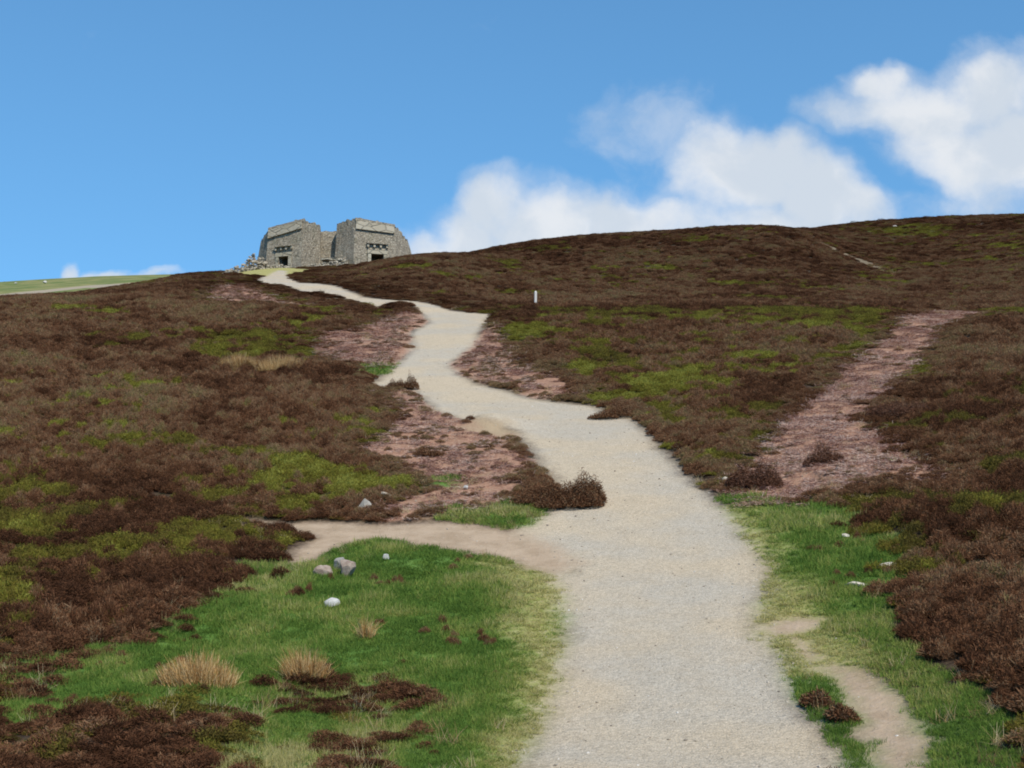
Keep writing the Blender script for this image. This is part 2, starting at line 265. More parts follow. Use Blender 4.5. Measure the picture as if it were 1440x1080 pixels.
# ------------------------------------------------------------------ ground material
def ground_material():
    m, nt, out = new_mat('ground'); b = NB(nt)
    pos = b.n('ShaderNodeTexCoord').outputs['Object']
    n_f = b.noise(pos, 9.0, 5, 0.65); n_m = b.noise(pos, 1.7, 4, 0.6); n_l = b.noise(pos, 0.28, 3, 0.5)
    n_g = b.noise(pos, 34.0, 3, 0.6)
    A = {k: b.attr('c_' + k).outputs['Fac'] for k in ('gravel', 'track', 'debris', 'grass', 'worn', 'moss', 'field', 'field_path', 'mound', 'gully', 'mixed')}
    def edge(k, amt, w):
        v = b.math('ADD', A[k], b.math('MULTIPLY', b.math('SUBTRACT', b.math('ADD', b.math('MULTIPLY', n_f, 0.5), b.math('MULTIPLY', n_m, 0.5)), 0.5), amt))
        return b.sm(v, 0.5 - w, 0.5 + w)
    # heath  soil between the plants
    col = b.mix(b.sm(n_f, 0.35, 0.7), (0.035, 0.022, 0.014), (0.085, 0.055, 0.036))
    col = b.mix(b.math('MULTIPLY', b.sm(n_m, 0.5, 0.75), 0.6), col, (0.05, 0.055, 0.018))
    # bilberry / moss floor
    moss = b.mix(n_f, (0.05, 0.05, 0.013), (0.11, 0.10, 0.03))
    col = b.mix(edge('moss', 0.8, 0.25), col, moss)
    # far pasture
    fld = b.mix(b.sm(n_l, 0.35, 0.65), (0.12, 0.155, 0.045), (0.27, 0.235, 0.095))
    fld = b.mix(b.math('MULTIPLY', n_m, 0.5), fld, (0.12, 0.15, 0.045))
    col = b.mix(A['field'], col, fld)
    col = b.mix(edge('field_path', 0.3, 0.3), col, (0.33, 0.27, 0.19))
    col = b.mix(b.math('MULTIPLY', edge('gully', 0.9, 0.25), 0.6), col, (0.25, 0.195, 0.12))
    # cut heather and bare red-brown earth
    deb = b.ramp(n_f, [(0.25, (0.17, 0.088, 0.054)), (0.5, (0.32, 0.175, 0.112)), (0.75, (0.43, 0.285, 0.19))])
    deb = b.mix(b.math('MULTIPLY', b.sm(n_m, 0.5, 0.75), 0.45), deb, (0.25, 0.19, 0.12))
    col = b.mix(edge('debris', 0.7, 0.2), col, deb)
    # grass and the worn yellow verge
    gr = b.ramp(n_m, [(0.25, (0.065, 0.125, 0.025)), (0.5, (0.10, 0.19, 0.036)), (0.78, (0.16, 0.225, 0.055))])
    gr = b.mix(b.math('MULTIPLY', b.sm(n_g, 0.45, 0.75), 0.5), gr, (0.05, 0.10, 0.02))
    col = b.mix(b.math('MULTIPLY', edge('mixed', 1.4, 0.3), 0.7), col, gr)
    col = b.mix(edge('grass', 0.9, 0.3), col, gr)
    wn = b.mix(b.sm(n_f, 0.3, 0.7), (0.27, 0.26, 0.062), (0.41, 0.345, 0.155))
    col = b.mix(edge('worn', 0.55, 0.4), col, wn)
    # gravel: stone flecks of several sizes, drifts of fawn and of grey
    v1 = b.voro(pos, 30.0); v2 = b.voro(pos, 75.0)
    f1 = b.n('ShaderNodeSeparateColor'); nt.links.new(v1.outputs['Color'], f1.inputs[0])
    f2 = b.n('ShaderNodeSeparateColor'); nt.links.new(v2.outputs['Color'], f2.inputs[0])
    gcol = b.mix(b.sm(n_l, 0.38, 0.62), (0.48, 0.385, 0.265), (0.43, 0.37, 0.285))
    gcol = b.mix(b.math('MULTIPLY', b.sm(n_m, 0.35, 0.75), 0.35), gcol, (0.40, 0.315, 0.21))
    fleck = b.math('MULTIPLY_ADD', f1.outputs[0], 0.34, b.math('MULTIPLY_ADD', f2.outputs[1], 0.38, 0.64))
    fc = b.n('ShaderNodeCombineColor'); [nt.links.new(fleck, fc.inputs[i]) for i in range(3)]
    gcol = b.mul(1.0, gcol, fc.outputs[0])
    tcol = b.mix(b.sm(n_m, 0.35, 0.7), (0.43, 0.315, 0.21), (0.335, 0.24, 0.152))
    tcol = b.mix(b.sm(n_f, 0.5, 0.8), tcol, (0.44, 0.34, 0.245))
    ft = edge('track', 0.6, 0.3); fg = edge('gravel', 0.7, 0.3); fm = edge('mound', 0.3, 0.35)
    col = b.mix(ft, col, tcol)
    col = b.mix(fg, col, gcol)
    col = b.mix(fm, col, b.mix(n_f, (0.33, 0.235, 0.135), (0.40, 0.30, 0.19)))
    # relief
    stone = b.math('MULTIPLY', b.math('SUBTRACT', 1.0, b.math('MULTIPLY', v1.outputs['Distance'], 1.0)), 1.0)
    h = b.math('ADD', b.math('MULTIPLY', n_f, 1.0), b.math('MULTIPLY', b.math('MULTIPLY', stone, fg), 0.35))
    nrm = b.bump(h, 0.75, 0.05)
    nrm = b.bump(n_g, 0.5, 0.02, nrm)
    nt.links.new(b.bsdf(col, 0.95, nrm, 0.12), out.inputs[0])
    return m

# ------------------------------------------------------------------ tagging and building
C = bpy.context.scene.collection
def tag(o, label=None, cat=None, group=None, kind=None):
    if label: o['label'] = label
    if cat: o['category'] = cat
    if group: o['group'] = group
    if kind: o['kind'] = kind
    return o
def mesh_np(name, V, F, mat=None, smooth=False):
    """V (n,3) array; F list of faces or an (n,k) array"""
    me = bpy.data.meshes.new(name)
    V = np.asarray(V, np.float32)
    if isinstance(F, np.ndarray):
        k = F.shape[1]
        me.vertices.add(len(V)); me.vertices.foreach_set('co', V.ravel())
        me.loops.add(F.size); me.loops.foreach_set('vertex_index', F.ravel().astype(np.int32))
        me.polygons.add(len(F)); me.polygons.foreach_set('loop_start', np.arange(0, F.size, k, dtype=np.int32))
        me.update(calc_edges=True); me.validate()
    else:
        me.from_pydata(V.tolist(), [], F)
    if smooth: me.polygons.foreach_set('use_smooth', np.ones(len(me.polygons), bool))
    if mat: me.materials.append(mat)
    return me
def link(name, me, parent=None, loc=None):
    o = bpy.data.objects.new(name, me); C.objects.link(o)
    if parent: o.parent = parent
    if loc is not None: o.location = loc
    return o
def fattr(me, name, arr, dom='POINT'):
    a = me.attributes.new(name, 'FLOAT', dom); a.data.foreach_set('value', np.asarray(arr, np.float32))
def empty(name, loc, label, cat, group=None, rz=0.0):
    o = bpy.data.objects.new(name, None); C.objects.link(o); o.location = loc; o.rotation_euler[2] = rz
    o.empty_display_size = 0.2
    return tag(o, label, cat, group)
def ground_z(x, y):
    return float(full_height(np.array([float(x)]), np.array([float(y)]))[0])

# ------------------------------------------------------------------ ground sheet
GROUND = ground_material()
def build_ground():
    th = np.concatenate([np.linspace(-180, -50, 40, endpoint=False), np.linspace(-50, -27, 50, endpoint=False),
                         np.linspace(-27, 27, 860, endpoint=False), np.linspace(27, 50, 50, endpoint=False), np.linspace(50, 180, 40, endpoint=False)])
    th = np.radians(th)
    d = np.concatenate([np.linspace(0.4, 9, 26, endpoint=False), np.exp(np.linspace(math.log(9), math.log(300), 720, endpoint=False)),
                        np.exp(np.linspace(math.log(300), math.log(7000), 45))])
    nt_, nd = len(th), len(d)
    TH, D = np.meshgrid(th, d)           # rows = d
    X = (np.sin(TH) * D).ravel(); Y = (np.cos(TH) * D).ravel()
    sd = {k: plan_sd(k, X, Y) for k in PLAN}
    Z = full_height(X, Y, sd['gravel'], sd['track'])
    V = np.stack([X, Y, Z], 1)
    i = np.arange(nd - 1)[:, None] * nt_; j = np.arange(nt_)[None]; j2 = (j + 1) % nt_
    F = np.stack([i + j, i + j2, i + nt_ + j2, i + nt_ + j], -1).reshape(-1, 4)[:, ::-1]
    V = np.concatenate([V, [[0, 0, ground_z(0, 0)]]]); cap = len(V) - 1
    feather = {'gravel': 0.75, 'track': 0.6, 'debris': 0.5, 'grass': 0.5, 'worn': 1.2, 'mixed': 0.6, 'moss': 0.8, 'field': 1.0, 'field_path': 1.0, 'mound': 0.8, 'gully': 0.8}
    att = {k: np.append(np.clip(0.5 + sd[k] / (2 * w), 0, 1), 0) for k, w in feather.items()}
    # faces go to the sheet whose cover they carry
    fc = lambda k: sd[k][F].max(1)
    which = np.zeros(len(F), int)
    which[fc('field_path') > 0] = 3
    which[fc('track') > 0] = 2
    which[fc('gravel') > 0] = 1
    for w, name in ((0, 'hillside'), (1, 'gravel_path'), (2, 'dirt_track'), (3, 'distant_path')):
        f = F[which == w]
        used, inv = np.unique(f.ravel(), return_inverse=True)
        me = mesh_np(name, V[used], inv.reshape(-1, 4), GROUND, True)
        if w == 0: pass
        for k in att: fattr(me, 'c_' + k, att[k][used])
        tag(link(name, me), kind='structure')
    tri = [(cap, k, (k + 1) % nt_) for k in range(nt_)][::-1]
    me = mesh_np('ground_underfoot', np.concatenate([V[:nt_], V[cap:]]), [(nt_, (k + 1) % nt_, k) for k in range(nt_)], GROUND, True)
    for k in att: fattr(me, 'c_' + k, np.append(att[k][:nt_], att[k][cap]))
    tag(link('ground', me), kind='structure')
build_ground()

# ------------------------------------------------------------------ plant materials
def leaf_mat(name, stops, jitter=0.25, transl=0.25, inst=True):
    m, nt, out = new_mat(name); b = NB(nt)
    t = b.attr('tint', inst).outputs['Fac']
    lf = b.attr('leaf').outputs['Fac']
    f = b.math('ADD', t, b.math('MULTIPLY', b.math('SUBTRACT', lf, 0.5), jitter), clamp=True)
    col = b.ramp(f, stops)
    d = b.n('ShaderNodeBsdfDiffuse'); nt.links.new(col, d.inputs[0])
    tr = b.n('ShaderNodeBsdfTranslucent'); nt.links.new(col, tr.inputs[0])
    mx = b.n('ShaderNodeMixShader'); mx.inputs[0].default_value = transl
    nt.links.new(d.outputs[0], mx.inputs[1]); nt.links.new(tr.outputs[0], mx.inputs[2])
    nt.links.new(mx.outputs[0], out.inputs[0])
    return m
HEATHER = [(0.0, (0.068, 0.031, 0.017)), (0.3, (0.158, 0.071, 0.036)), (0.55, (0.228, 0.112, 0.056)), (0.8, (0.28, 0.175, 0.098)), (0.94, (0.25, 0.165, 0.085)), (1.0, (0.19, 0.155, 0.06))]
BILB = [(0.0, (0.09, 0.068, 0.022)), (0.35, (0.155, 0.122, 0.028)), (0.65, (0.195, 0.168, 0.03)), (0.85, (0.225, 0.215, 0.034)), (1.0, (0.31, 0.30, 0.065))]
GRASS = [(0.0, (0.085, 0.148, 0.028)), (0.45, (0.155, 0.245, 0.046)), (0.75, (0.30, 0.31, 0.08)), (1.0, (0.46, 0.40, 0.17))]
STRAW = [(0.0, (0.22, 0.135, 0.06)), (0.5, (0.42, 0.285, 0.135)), (1.0, (0.58, 0.46, 0.27))]
LITTER = [(0.0, (0.18, 0.085, 0.06)), (0.5, (0.40, 0.235, 0.18)), (1.0, (0.58, 0.43, 0.34))]
M_HEATHER = leaf_mat('heather_sprigs', HEATHER, 0.6); M_BILB = leaf_mat('bilberry_leaves', BILB, 0.5, 0.35)
M_GRASS = leaf_mat('grass_blades', GRASS, 0.45, 0.35); M_STRAW = leaf_mat('straw_blades', STRAW, 0.8, 0.3); M_LITTER = leaf_mat('cut_heather_twigs', LITTER, 0.9, 0.1)

# ------------------------------------------------------------------ sprigs
def norm(v): return v / np.maximum(np.linalg.norm(v, axis=1, keepdims=True), 1e-9)
def strips(P0, D, L, W0, W1, r, bend=0.15):
    """tapered two-quad sprigs from points P0 along D"""
    n = len(P0)
    side = norm(np.cross(D, r.normal(size=(n, 3))))
    up = np.cross(side, D)
    L = np.broadcast_to(L, n)[:, None]; W0 = np.broadcast_to(W0, n)[:, None]; W1 = np.broadcast_to(W1, n)[:, None]
    b = (r.normal(size=(n, 1)) * bend) * L
    mid = P0 + D * L * 0.5 + up * b * 0.5; tip = P0 + D * L + up * b * 1.6
    Wm = W0 * 0.55 + W1 * 0.45
    V = np.stack([P0 - side * W0, P0 + side * W0, mid + side * Wm, mid - side * Wm, tip + side * W1, tip - side * W1], 1).reshape(-1, 3)
    k = np.arange(n)[:, None] * 6
    F = np.stack([k + [0, 1, 2, 3], k + [3, 2, 4, 5]], 1).reshape(-1, 4)
    return V, F
def strip_mesh(name, parts, mat, r):
    Vs, Fs, ls = [], [], []; o = 0
    for V, F in parts:
        Vs.append(V); Fs.append(F + o); o += len(V)
        ls.append(np.repeat(r.random(len(V) // 6), 6))
    me = mesh_np(name, np.concatenate(Vs), np.concatenate(Fs), mat)
    fattr(me, 'leaf', np.concatenate(ls))
    return me
def dome_points(n, rad, h, r, inner=0.55):
    a = r.random(n) * 2 * math.pi; q = np.sqrt(r.random(n))
    x = rad * q * np.cos(a); y = rad * q * np.sin(a)
    top = h * (1 - 0.75 * q ** 2) * (0.75 + 0.5 * r.random(n))
    z = top * (inner + (1 - inner) * r.random(n))
    return np.stack([x, y, z], 1)
def heather_clump(seed):
    r = np.random.default_rng(seed)
    P = dome_points(300, 0.26, 0.27, r, 0.35)
    D = norm(np.stack([P[:, 0] * 2.2, P[:, 1] * 2.2, 0.35 + 0 * P[:, 2]], 1) + r.normal(size=P.shape) * 0.28)
    a = strips(P - D * 0.05, D, 0.07 + 0.07 * r.random(300), 0.006, 0.0035, r)
    P2 = dome_points(380, 0.26, 0.27, r, 0.55)
    D2 = norm(r.normal(size=P2.shape) * 0.55 + np.stack([P2[:, 0] * 3, P2[:, 1] * 3, 0.6 + 0 * P2[:, 0]], 1))
    c = strips(P2, D2, 0.03 + 0.03 * r.random(380), 0.006, 0.0045, r)
    n = 26; ang = r.random(n) * 6.28
    D3 = norm(np.stack([np.cos(ang), np.sin(ang), 0.5 + r.random(n)], 1))
    s = strips(np.zeros((n, 3)), D3, 0.2 + 0.08 * r.random(n), 0.006, 0.003, r)
    return strip_mesh('heather_plant', [a, c, s], M_HEATHER, r)
def bilberry_clump(seed):
    r = np.random.default_rng(seed)
    P = dome_points(330, 0.27, 0.2, r, 0.3)
    D = norm(r.normal(size=P.shape) * 0.8 + np.stack([P[:, 0] * 2, P[:, 1] * 2, 0.55 + 0 * P[:, 0]], 1))
    a = strips(P, D, 0.035 + 0.03 * r.random(330), 0.010, 0.004, r)
    n = 40; P3 = dome_points(n, 0.25, 0.15, r, 0.1)
    s = strips(P3, norm(r.normal(size=(n, 3)) * 0.4 + [0, 0, 1]), 0.1, 0.004, 0.003, r)
    return strip_mesh('bilberry_plant', [a, s], M_BILB, r)
def grass_tuft(seed, n=42, rad=0.11, h=0.06, spread=0.5, mat=None, w=0.004):
    r = np.random.default_rng(seed)
    a = r.random(n) * 6.28; q = np.sqrt(r.random(n)) * rad
    P = np.stack([q * np.cos(a), q * np.sin(a), -0.01 + 0 * q], 1)
    D = norm(r.normal(size=P.shape) * spread + np.array([0, 0, 1]))
    return strip_mesh('grass_tuft', [strips(P, D, h * (0.6 + 0.8 * r.random(n)), w, w * 0.3, r, 0.3)], mat or M_GRASS, r)
def litter_clump(seed):
    r = np.random.default_rng(seed); n = 90
    a = r.random(n) * 6.28; q = np.sqrt(r.random(n)) * 0.3
    P = np.stack([q * np.cos(a), q * np.sin(a), 0.005 + 0.05 * r.random(n)], 1)
    D = norm(r.normal(size=P.shape) * np.array([1, 1, 0.3]) + np.array([0, 0, 0.1]))
    return strip_mesh('cut_twigs', [strips(P, D, 0.06 + 0.12 * r.random(n), 0.007, 0.004, r, 0.1)], M_LITTER, r)

# ------------------------------------------------------------------ ground cover ("stuff"): one object of each
def cover(name, protos, pts, rot, scl, tint, label, cat):
    me = bpy.data.meshes.new(name); me.vertices.add(len(pts)); me.vertices.foreach_set('co', np.asarray(pts, np.float32).ravel())
    fattr(me, 'tint', tint)
    for nm, arr in (('rot', rot), ('scl', scl)):
        a = me.attributes.new(nm, 'FLOAT_VECTOR', 'POINT'); a.data.foreach_set('vector', np.asarray(arr, np.float32).ravel())
    a = me.attributes.new('idx', 'INT', 'POINT'); a.data.foreach_set('value', rng.integers(0, len(protos), len(pts)).astype(np.int32))
    o = link(name, me)
    ng = bpy.data.node_groups.new(name + '_cover', 'GeometryNodeTree')
    ng.interface.new_socket('Geometry', in_out='INPUT', socket_type='NodeSocketGeometry')
    ng.interface.new_socket('Geometry', in_out='OUTPUT', socket_type='NodeSocketGeometry')
    N = ng.nodes; L = ng.links
    gi = N.new('NodeGroupInput'); go = N.new('NodeGroupOutput'); iop = N.new('GeometryNodeInstanceOnPoints'); j = N.new('GeometryNodeJoinGeometry')
    for p in protos:
        po = bpy.data.objects.new(p.name, p)
        oi = N.new('GeometryNodeObjectInfo'); oi.inputs['Object'].default_value = po; oi.inputs['As Instance'].default_value = True
        L.new(oi.outputs['Geometry'], j.inputs[0])
    def na(nm, t):
        q = N.new('GeometryNodeInputNamedAttribute'); q.data_type = t; q.inputs[0].default_value = nm
        return q.outputs[0]
    L.new(gi.outputs[0], iop.inputs['Points']); L.new(j.outputs[0], iop.inputs['Instance'])
    iop.inputs['Pick Instance'].default_value = True
    L.new(na('idx', 'INT'), iop.inputs['Instance Index']); L.new(na('rot', 'FLOAT_VECTOR'), iop.inputs['Rotation']); L.new(na('scl', 'FLOAT_VECTOR'), iop.inputs['Scale'])
    L.new(iop.outputs[0], go.inputs[0])
    md = o.modifiers.new('cover', 'NODES'); md.node_group = ng
    return tag(o, label, cat, kind='stuff')

def scatter(d0, d1, s0, k, half=31.0):
    """random spots on the hill, spaced about max(s0, k * distance)"""
    dd = np.linspace(d0, d1, 4000); s = np.maximum(s0, k * dd)
    den = 2 * R(half) * dd / s ** 2; cum = np.concatenate([[0], np.cumsum((den[1:] + den[:-1]) / 2 * np.diff(dd))])
    n = int(cum[-1]); d = np.interp(rng.random(n) * cum[-1], cum, dd); th = (rng.random(n) * 2 - 1) * R(half)
    return np.sin(th) * d, np.cos(th) * d, np.maximum(s0, k * d)

RUIN_AT = (-25.2, 184.0)
def sow_heath():
    x, y, s = scatter(9, 300, 0.21, 0.0046)
    sd = {k: plan_sd(k, x, y) for k in PLAN}
    on = np.maximum(sd['gravel'], sd['track'])
    ruin = (np.abs(x - RUIN_AT[0]) < 13) & (y > RUIN_AT[1] - 5.5) & (y < RUIN_AT[1] + 22)
    bare = ((sd['gully'] > -0.1) & (rng.random(len(x)) < 0.85)) | (on > -0.12 - 0.3 * rng.random(len(x))) | (sd['mound'] > -0.1) | ruin | (sd['field'] > 0) | (sd['field_path'] > 0) | ((y > 150) & (sd['worn'] > 0))
    grassy = np.maximum(sd['grass'], sd['worn']) + (rng.random(len(x)) - 0.5) * 1.1
    mix = np.clip(sd['mixed'] * 2 + 0.5, 0, 1)
    deb = sd['debris'] + (rng.random(len(x)) - 0.5) * 0.7
    z = full_height(x, y, sd['gravel'], sd['track'])
    n1 = fbm(x / 5.5, y / 9.0, 60, 4); n2 = fbm(x / 1.1, y / 1.4, 77, 3); n3 = fbm(x / 16, y / 22, 90, 3)
    green = np.where(sd['thick'] > 0, -1, (n1 - 0.66) * 6 + (n2 - 0.5) * 4.0 + rng.normal(0, 0.3, len(x)))
    green = np.maximum(green, np.clip(sd['moss'] * 0.8, -9, np.where((x < 0) & (y < 33), 1.9, 1.0)) + (n2 - 0.47) * 5 + rng.normal(0, 0.35, len(x)))
    green = np.maximum(green, np.where(sd['olive'] > -0.5, (n2 - 0.49) * 7 + (n1 - 0.5) * 2 + rng.normal(0, 0.35, len(x)), -9))
    ok = ~bare & (grassy < 0) & (deb < 0)
    stray = ~bare & ((grassy >= 0) | (deb >= 0)) & (np.minimum(np.where(grassy >= 0, sd['worn'], -9), 9) < -0.4) & (rng.random(len(x)) < np.where((sd['debris'] > -0.3) & (x < 6), np.where(y > 95, 0.55, np.where(n2 > 0.57, np.where(y < 60, 0.4, 0.6), 0.03)), np.where(n2 > 0.64, 0.25, 0.004)))
    hi = sstep(75, 110, y); edge = np.clip(-on, 0, 9); edge2 = np.clip(-sd['debris'], 0, 3)
    lim = np.minimum((0.62 - 0.5 * hi) + (0.26 - 0.14 * hi) * edge, 0.5 + 0.35 * edge2)
    lim = np.minimum(lim, 1.6 - 1.15 * sstep(30, 12, np.hypot(x - RUIN_AT[0], y - RUIN_AT[1] + 4)))
    rz = rng.random(len(x)) * 6.28
    rot = np.stack([rng.normal(0, 0.12, len(x)) , rng.normal(0, 0.12, len(x)), rz], 1)
    wid = s * (3.7 - 0.9 * sstep(60, 120, y)) * (0.7 + 0.6 * rng.random(len(x)))
    hgt = np.minimum((0.30 + 1.5 * n2) * (0.55 + 0.9 * rng.random(len(x))) * np.clip(wid * 1.0, 0.9, 1.4) * (1 + 0.5 * hi), lim)
    hgt = np.where(mix > 0, hgt * (1 - 0.4 * mix), hgt) * np.where((y < 22) & (x < 0), 0.6, 1.0)
    open_ = mix * (fbm(x / 0.9, y / 1.0, 140, 3) + 0.25 * (rng.random(len(x)) - 0.5) > 0.47) > 0.5
    ok &= ~((np.maximum(sd['grass'], sd['worn']) > -0.9) & (on > -1.3))
    h = (ok & (green < 0.3) & ~open_) | (stray & ~((x > 2.5) & (y < 21)))
    n4 = fbm(x / 2.6, y / 4.0, 123, 3)
    tint = np.clip(0.40 + (n3 - 0.5) * 0.7 + (n4 - 0.5) * 0.9 + (n2 - 0.5) * 0.9 + rng.normal(0, 0.17, len(x)), 0, 1)
    dry = np.maximum(sd['debris'], -9); tint = np.where((sd['debris'] > -1.2), np.clip(tint + 0.22, 0, 0.85), tint)
    sc = np.stack([wid, wid, hgt], 1)
    cover('heather', [heather_clump(s_) for s_ in (1, 2, 3, 4, 5)], np.stack([x, y, z], 1)[h], rot[h], sc[h] * np.where(stray[h] & (sd['grass'][h] > 0), 0.45, np.where(stray[h], 0.7, 1))[:, None], tint[h],
          'brown out of season heather covering the moorland slopes', 'heather')
    g = ok & (green >= 0.15) & ~(open_ & (rng.random(len(x)) < 0.6))
    tg = np.clip(0.38 + (n3 - 0.5) * 0.8 + (n2 - 0.5) * 0.9 + rng.normal(0, 0.12, len(x)) + 0.1 * (sd['moss'] > 0) - 0.2 * ((sd['olive'] > 0) & (sd['moss'] < 0)), 0, 1)
    sc2 = np.stack([wid, wid, np.minimum(hgt * 0.95, lim)], 1)
    cover('bilberry', [bilberry_clump(s_) for s_ in (11, 12, 13, 14)], np.stack([x, y, z], 1)[g], rot[g], sc2[g], tg[g],
          'olive green bilberry patches growing among the brown heather', 'bilberry')
    # cut twigs on the cleared strips, thinning to their edges
    l = ~bare & (deb > -0.35) & (rng.random(len(x)) < np.where((x < 4) & (y < 60), 0.35, 0.65))
    tl = np.clip(0.5 + (n2 - 0.5) * 1.2 + rng.normal(0, 0.15, len(x)), 0, 1)
    sc3 = np.stack([wid * 1.0, wid * 1.0, 0.5 + 0.5 * rng.random(len(x))], 1)
    cover('cut_heather', [litter_clump(s_) for s_ in (21, 22, 23)], np.stack([x, y, z], 1)[l], rot[l] * [0.3, 0.3, 1], sc3[l], tl[l],
          'pinkish brown cut heather twigs littering the cleared strips', 'cut heather')
sow_heath()

def sow_grass():
    x, y, s = scatter(9, 64, 0.075, 0.0042, 29)
    sd = {k: plan_sd(k, x, y) for k in ('grass', 'worn', 'gravel', 'track', 'debris', 'mixed')}
    on = np.maximum(sd['gravel'], sd['track'])
    z = full_height(x, y, sd['gravel'], sd['track'])
    n2 = fbm(x / 0.9, y / 1.1, 31, 4); n1 = fbm(x / 3, y / 4, 35, 3)
    g = (np.maximum(sd['grass'], sd['worn']) > (n2 - 0.5) * 1.2) | ((sd['mixed'] > 0) & (rng.random(len(x)) < 0.75)) | ((np.maximum(sd['grass'], sd['worn']) > -0.8) & (on > -1.2) & (on < -0.05))
    thin = np.where(sd['worn'] > 0, np.clip(0.65 - 0.5 * np.clip(sd['worn'], 0, 1), 0.22, 1), 1.0)
    p = np.where(on > -0.05, np.clip(0.35 - on * 1.6, 0, 1) * (n2 > 0.52) * np.where(sd['track'] > -0.05, 0.3, 1), thin)
    keep = g & (rng.random(len(x)) < p)
    # thin dry wisps all over the heath edges
    tint = np.clip(0.40 + (n1 - 0.5) * 0.8 + (n2 - 0.5) * 1.1 + 0.03 * (sd['mixed'] > 0) + rng.normal(0, 0.12, len(x)) + 0.62 * sstep(-0.7, 0.4, sd['worn']), 0, 1)
    hgt = (0.5 + 1.0 * n2) * np.where(sd['worn'] > -0.2, 0.5, 1.0) * (1 + 0.5 * (rng.random(len(x)) > 0.93))
    wid = s / 0.075 * 1.0
    rot = np.stack([rng.normal(0, 0.1, len(x)), rng.normal(0, 0.1, len(x)), rng.random(len(x)) * 6.28], 1)
    sc = np.stack([wid, wid, hgt * np.clip(wid, 1, 1.5)], 1)
    cover('grass', [grass_tuft(s_) for s_ in (31, 32, 33, 34)], np.stack([x, y, z], 1)[keep], rot[keep], sc[keep], tint[keep],
          'short green turf grazed beside the gravel path', 'grass')
    # dry wisps of grass among the heather fringe
    x, y, s = scatter(12, 140, 0.5, 0.016, 29)
    sdg = plan_sd('gravel', x, y); sdt = plan_sd('track', x, y); on = np.maximum(sdg, sdt); gr = plan_sd('grass', x, y); wr = plan_sd('worn', x, y)
    z = full_height(x, y, sdg, sdt); n = fbm(x / 3.5, y / 5, 44, 3)
    fringe = (np.abs(gr + 0.5) < 0.8) | (np.abs(on + 0.6) < 0.6) | (n > 0.66)
    k = (plan_sd('mound', x, y) < -0.5) & (on < -0.15) & (gr < 0.5) & (wr < 0) & fringe & (rng.random(len(x)) < 0.5)
    rot = np.stack([rng.normal(0, 0.15, len(x)), rng.normal(0, 0.15, len(x)), rng.random(len(x)) * 6.28], 1)
    w = np.clip(s / 0.5, 1, 3) * (0.7 + 0.6 * rng.random(len(x)))
    cover('dry_grass', [grass_tuft(s_, 40, 0.12, 0.17, 0.6, M_STRAW, 0.003) for s_ in (41, 42, 43)], np.stack([x, y, z], 1)[k], rot[k], np.stack([w, w, np.minimum(w, 1.2)], 1)[k],
          np.clip(0.5 + rng.normal(0, 0.25, len(x)), 0, 1)[k], 'pale dry grass wisps at the fringes of the heather', 'dry grass')
sow_grass()

# ------------------------------------------------------------------ stone
def rock_material(name, c0, c1, lichen=(0.30, 0.30, 0.22), sc=3.0):
    m, nt, out = new_mat(name); b = NB(nt)
    pos = b.n('ShaderNodeTexCoord').outputs['Object']
    n1 = b.noise(pos, sc, 5, 0.65); n2 = b.noise(pos, sc * 6, 4, 0.6)
    col = b.mix(b.sm(n1, 0.3, 0.7), c0, c1)
    col = b.mix(b.math('MULTIPLY', b.sm(n2, 0.55, 0.75), 0.5), col, lichen)
    nt.links.new(b.bsdf(col, 0.9, b.bump(n2, 0.6, 0.03), 0.2), out.inputs[0])
    return m
M_ROCK_WHITE = rock_material('white_quartz', (0.40, 0.375, 0.33), (0.56, 0.54, 0.49), (0.30, 0.28, 0.21), 8)
M_ROCK_GREY = rock_material('grey_stone', (0.24, 0.215, 0.18), (0.40, 0.36, 0.30), (0.33, 0.33, 0.25), 7)
M_ROCK_PINK = rock_material('pinkish_stone', (0.22, 0.155, 0.115), (0.42, 0.335, 0.265), (0.28, 0.27, 0.17), 5)
M_ROCK_FAWN = rock_material('fawn_stone', (0.42, 0.36, 0.27), (0.56, 0.50, 0.41), (0.30, 0.32, 0.2), 6)

def rock_np(seed, dims, lev=3):
    bm = bmesh.new(); bmesh.ops.create_icosphere(bm, subdivisions=lev, radius=1.0)
    V = np.array([v.co[:] for v in bm.verts]); F = [tuple(v.index for v in f.verts) for f in bm.faces]; bm.free()
    r = np.random.default_rng(seed)
    for _ in range(14):                                  # chip flat facets off the lump
        n = r.normal(size=3); n /= np.linalg.norm(n); c = 0.42 + 0.36 * r.random()
        t = V @ n; V = V - np.outer(np.maximum(t - c, 0), n) * 0.92
    V = V * (1 + 0.10 * (fbm(V[:, 0] * 2 + seed, V[:, 1] * 2 + V[:, 2] * 2.3, seed, 3) - 0.5)[:, None])
    return V * np.array(dims) / 2, F
def rock(name, x, y, dims, mat, label, seed, rz=0.0, sink=0.3, group=None, tilt=(0, 0)):
    V, F = rock_np(seed, dims)
    o = link(name, mesh_np(name, V, F, mat), None, (x, y, ground_z(x, y) + dims[2] * (0.5 - sink)))
    o.rotation_euler = (tilt[0], tilt[1], rz)
    return tag(o, label, 'stone', group)
rock('stone', -3.27, 24.5, (0.34, 0.26, 0.24), M_ROCK_WHITE, 'small white stone lying alone in the green grass uphill of the straw tussocks', 3, 0.5, 0.15, tilt=(0.2, -0.35))
rock('boulder', -3.36, 27.25, (0.38, 0.34, 0.74), M_ROCK_PINK, 'upright pinkish boulder at the top corner of the left grass', 8, 0.3, 0.3, 'boulders at the top of the grass', (0.1, 0.12))
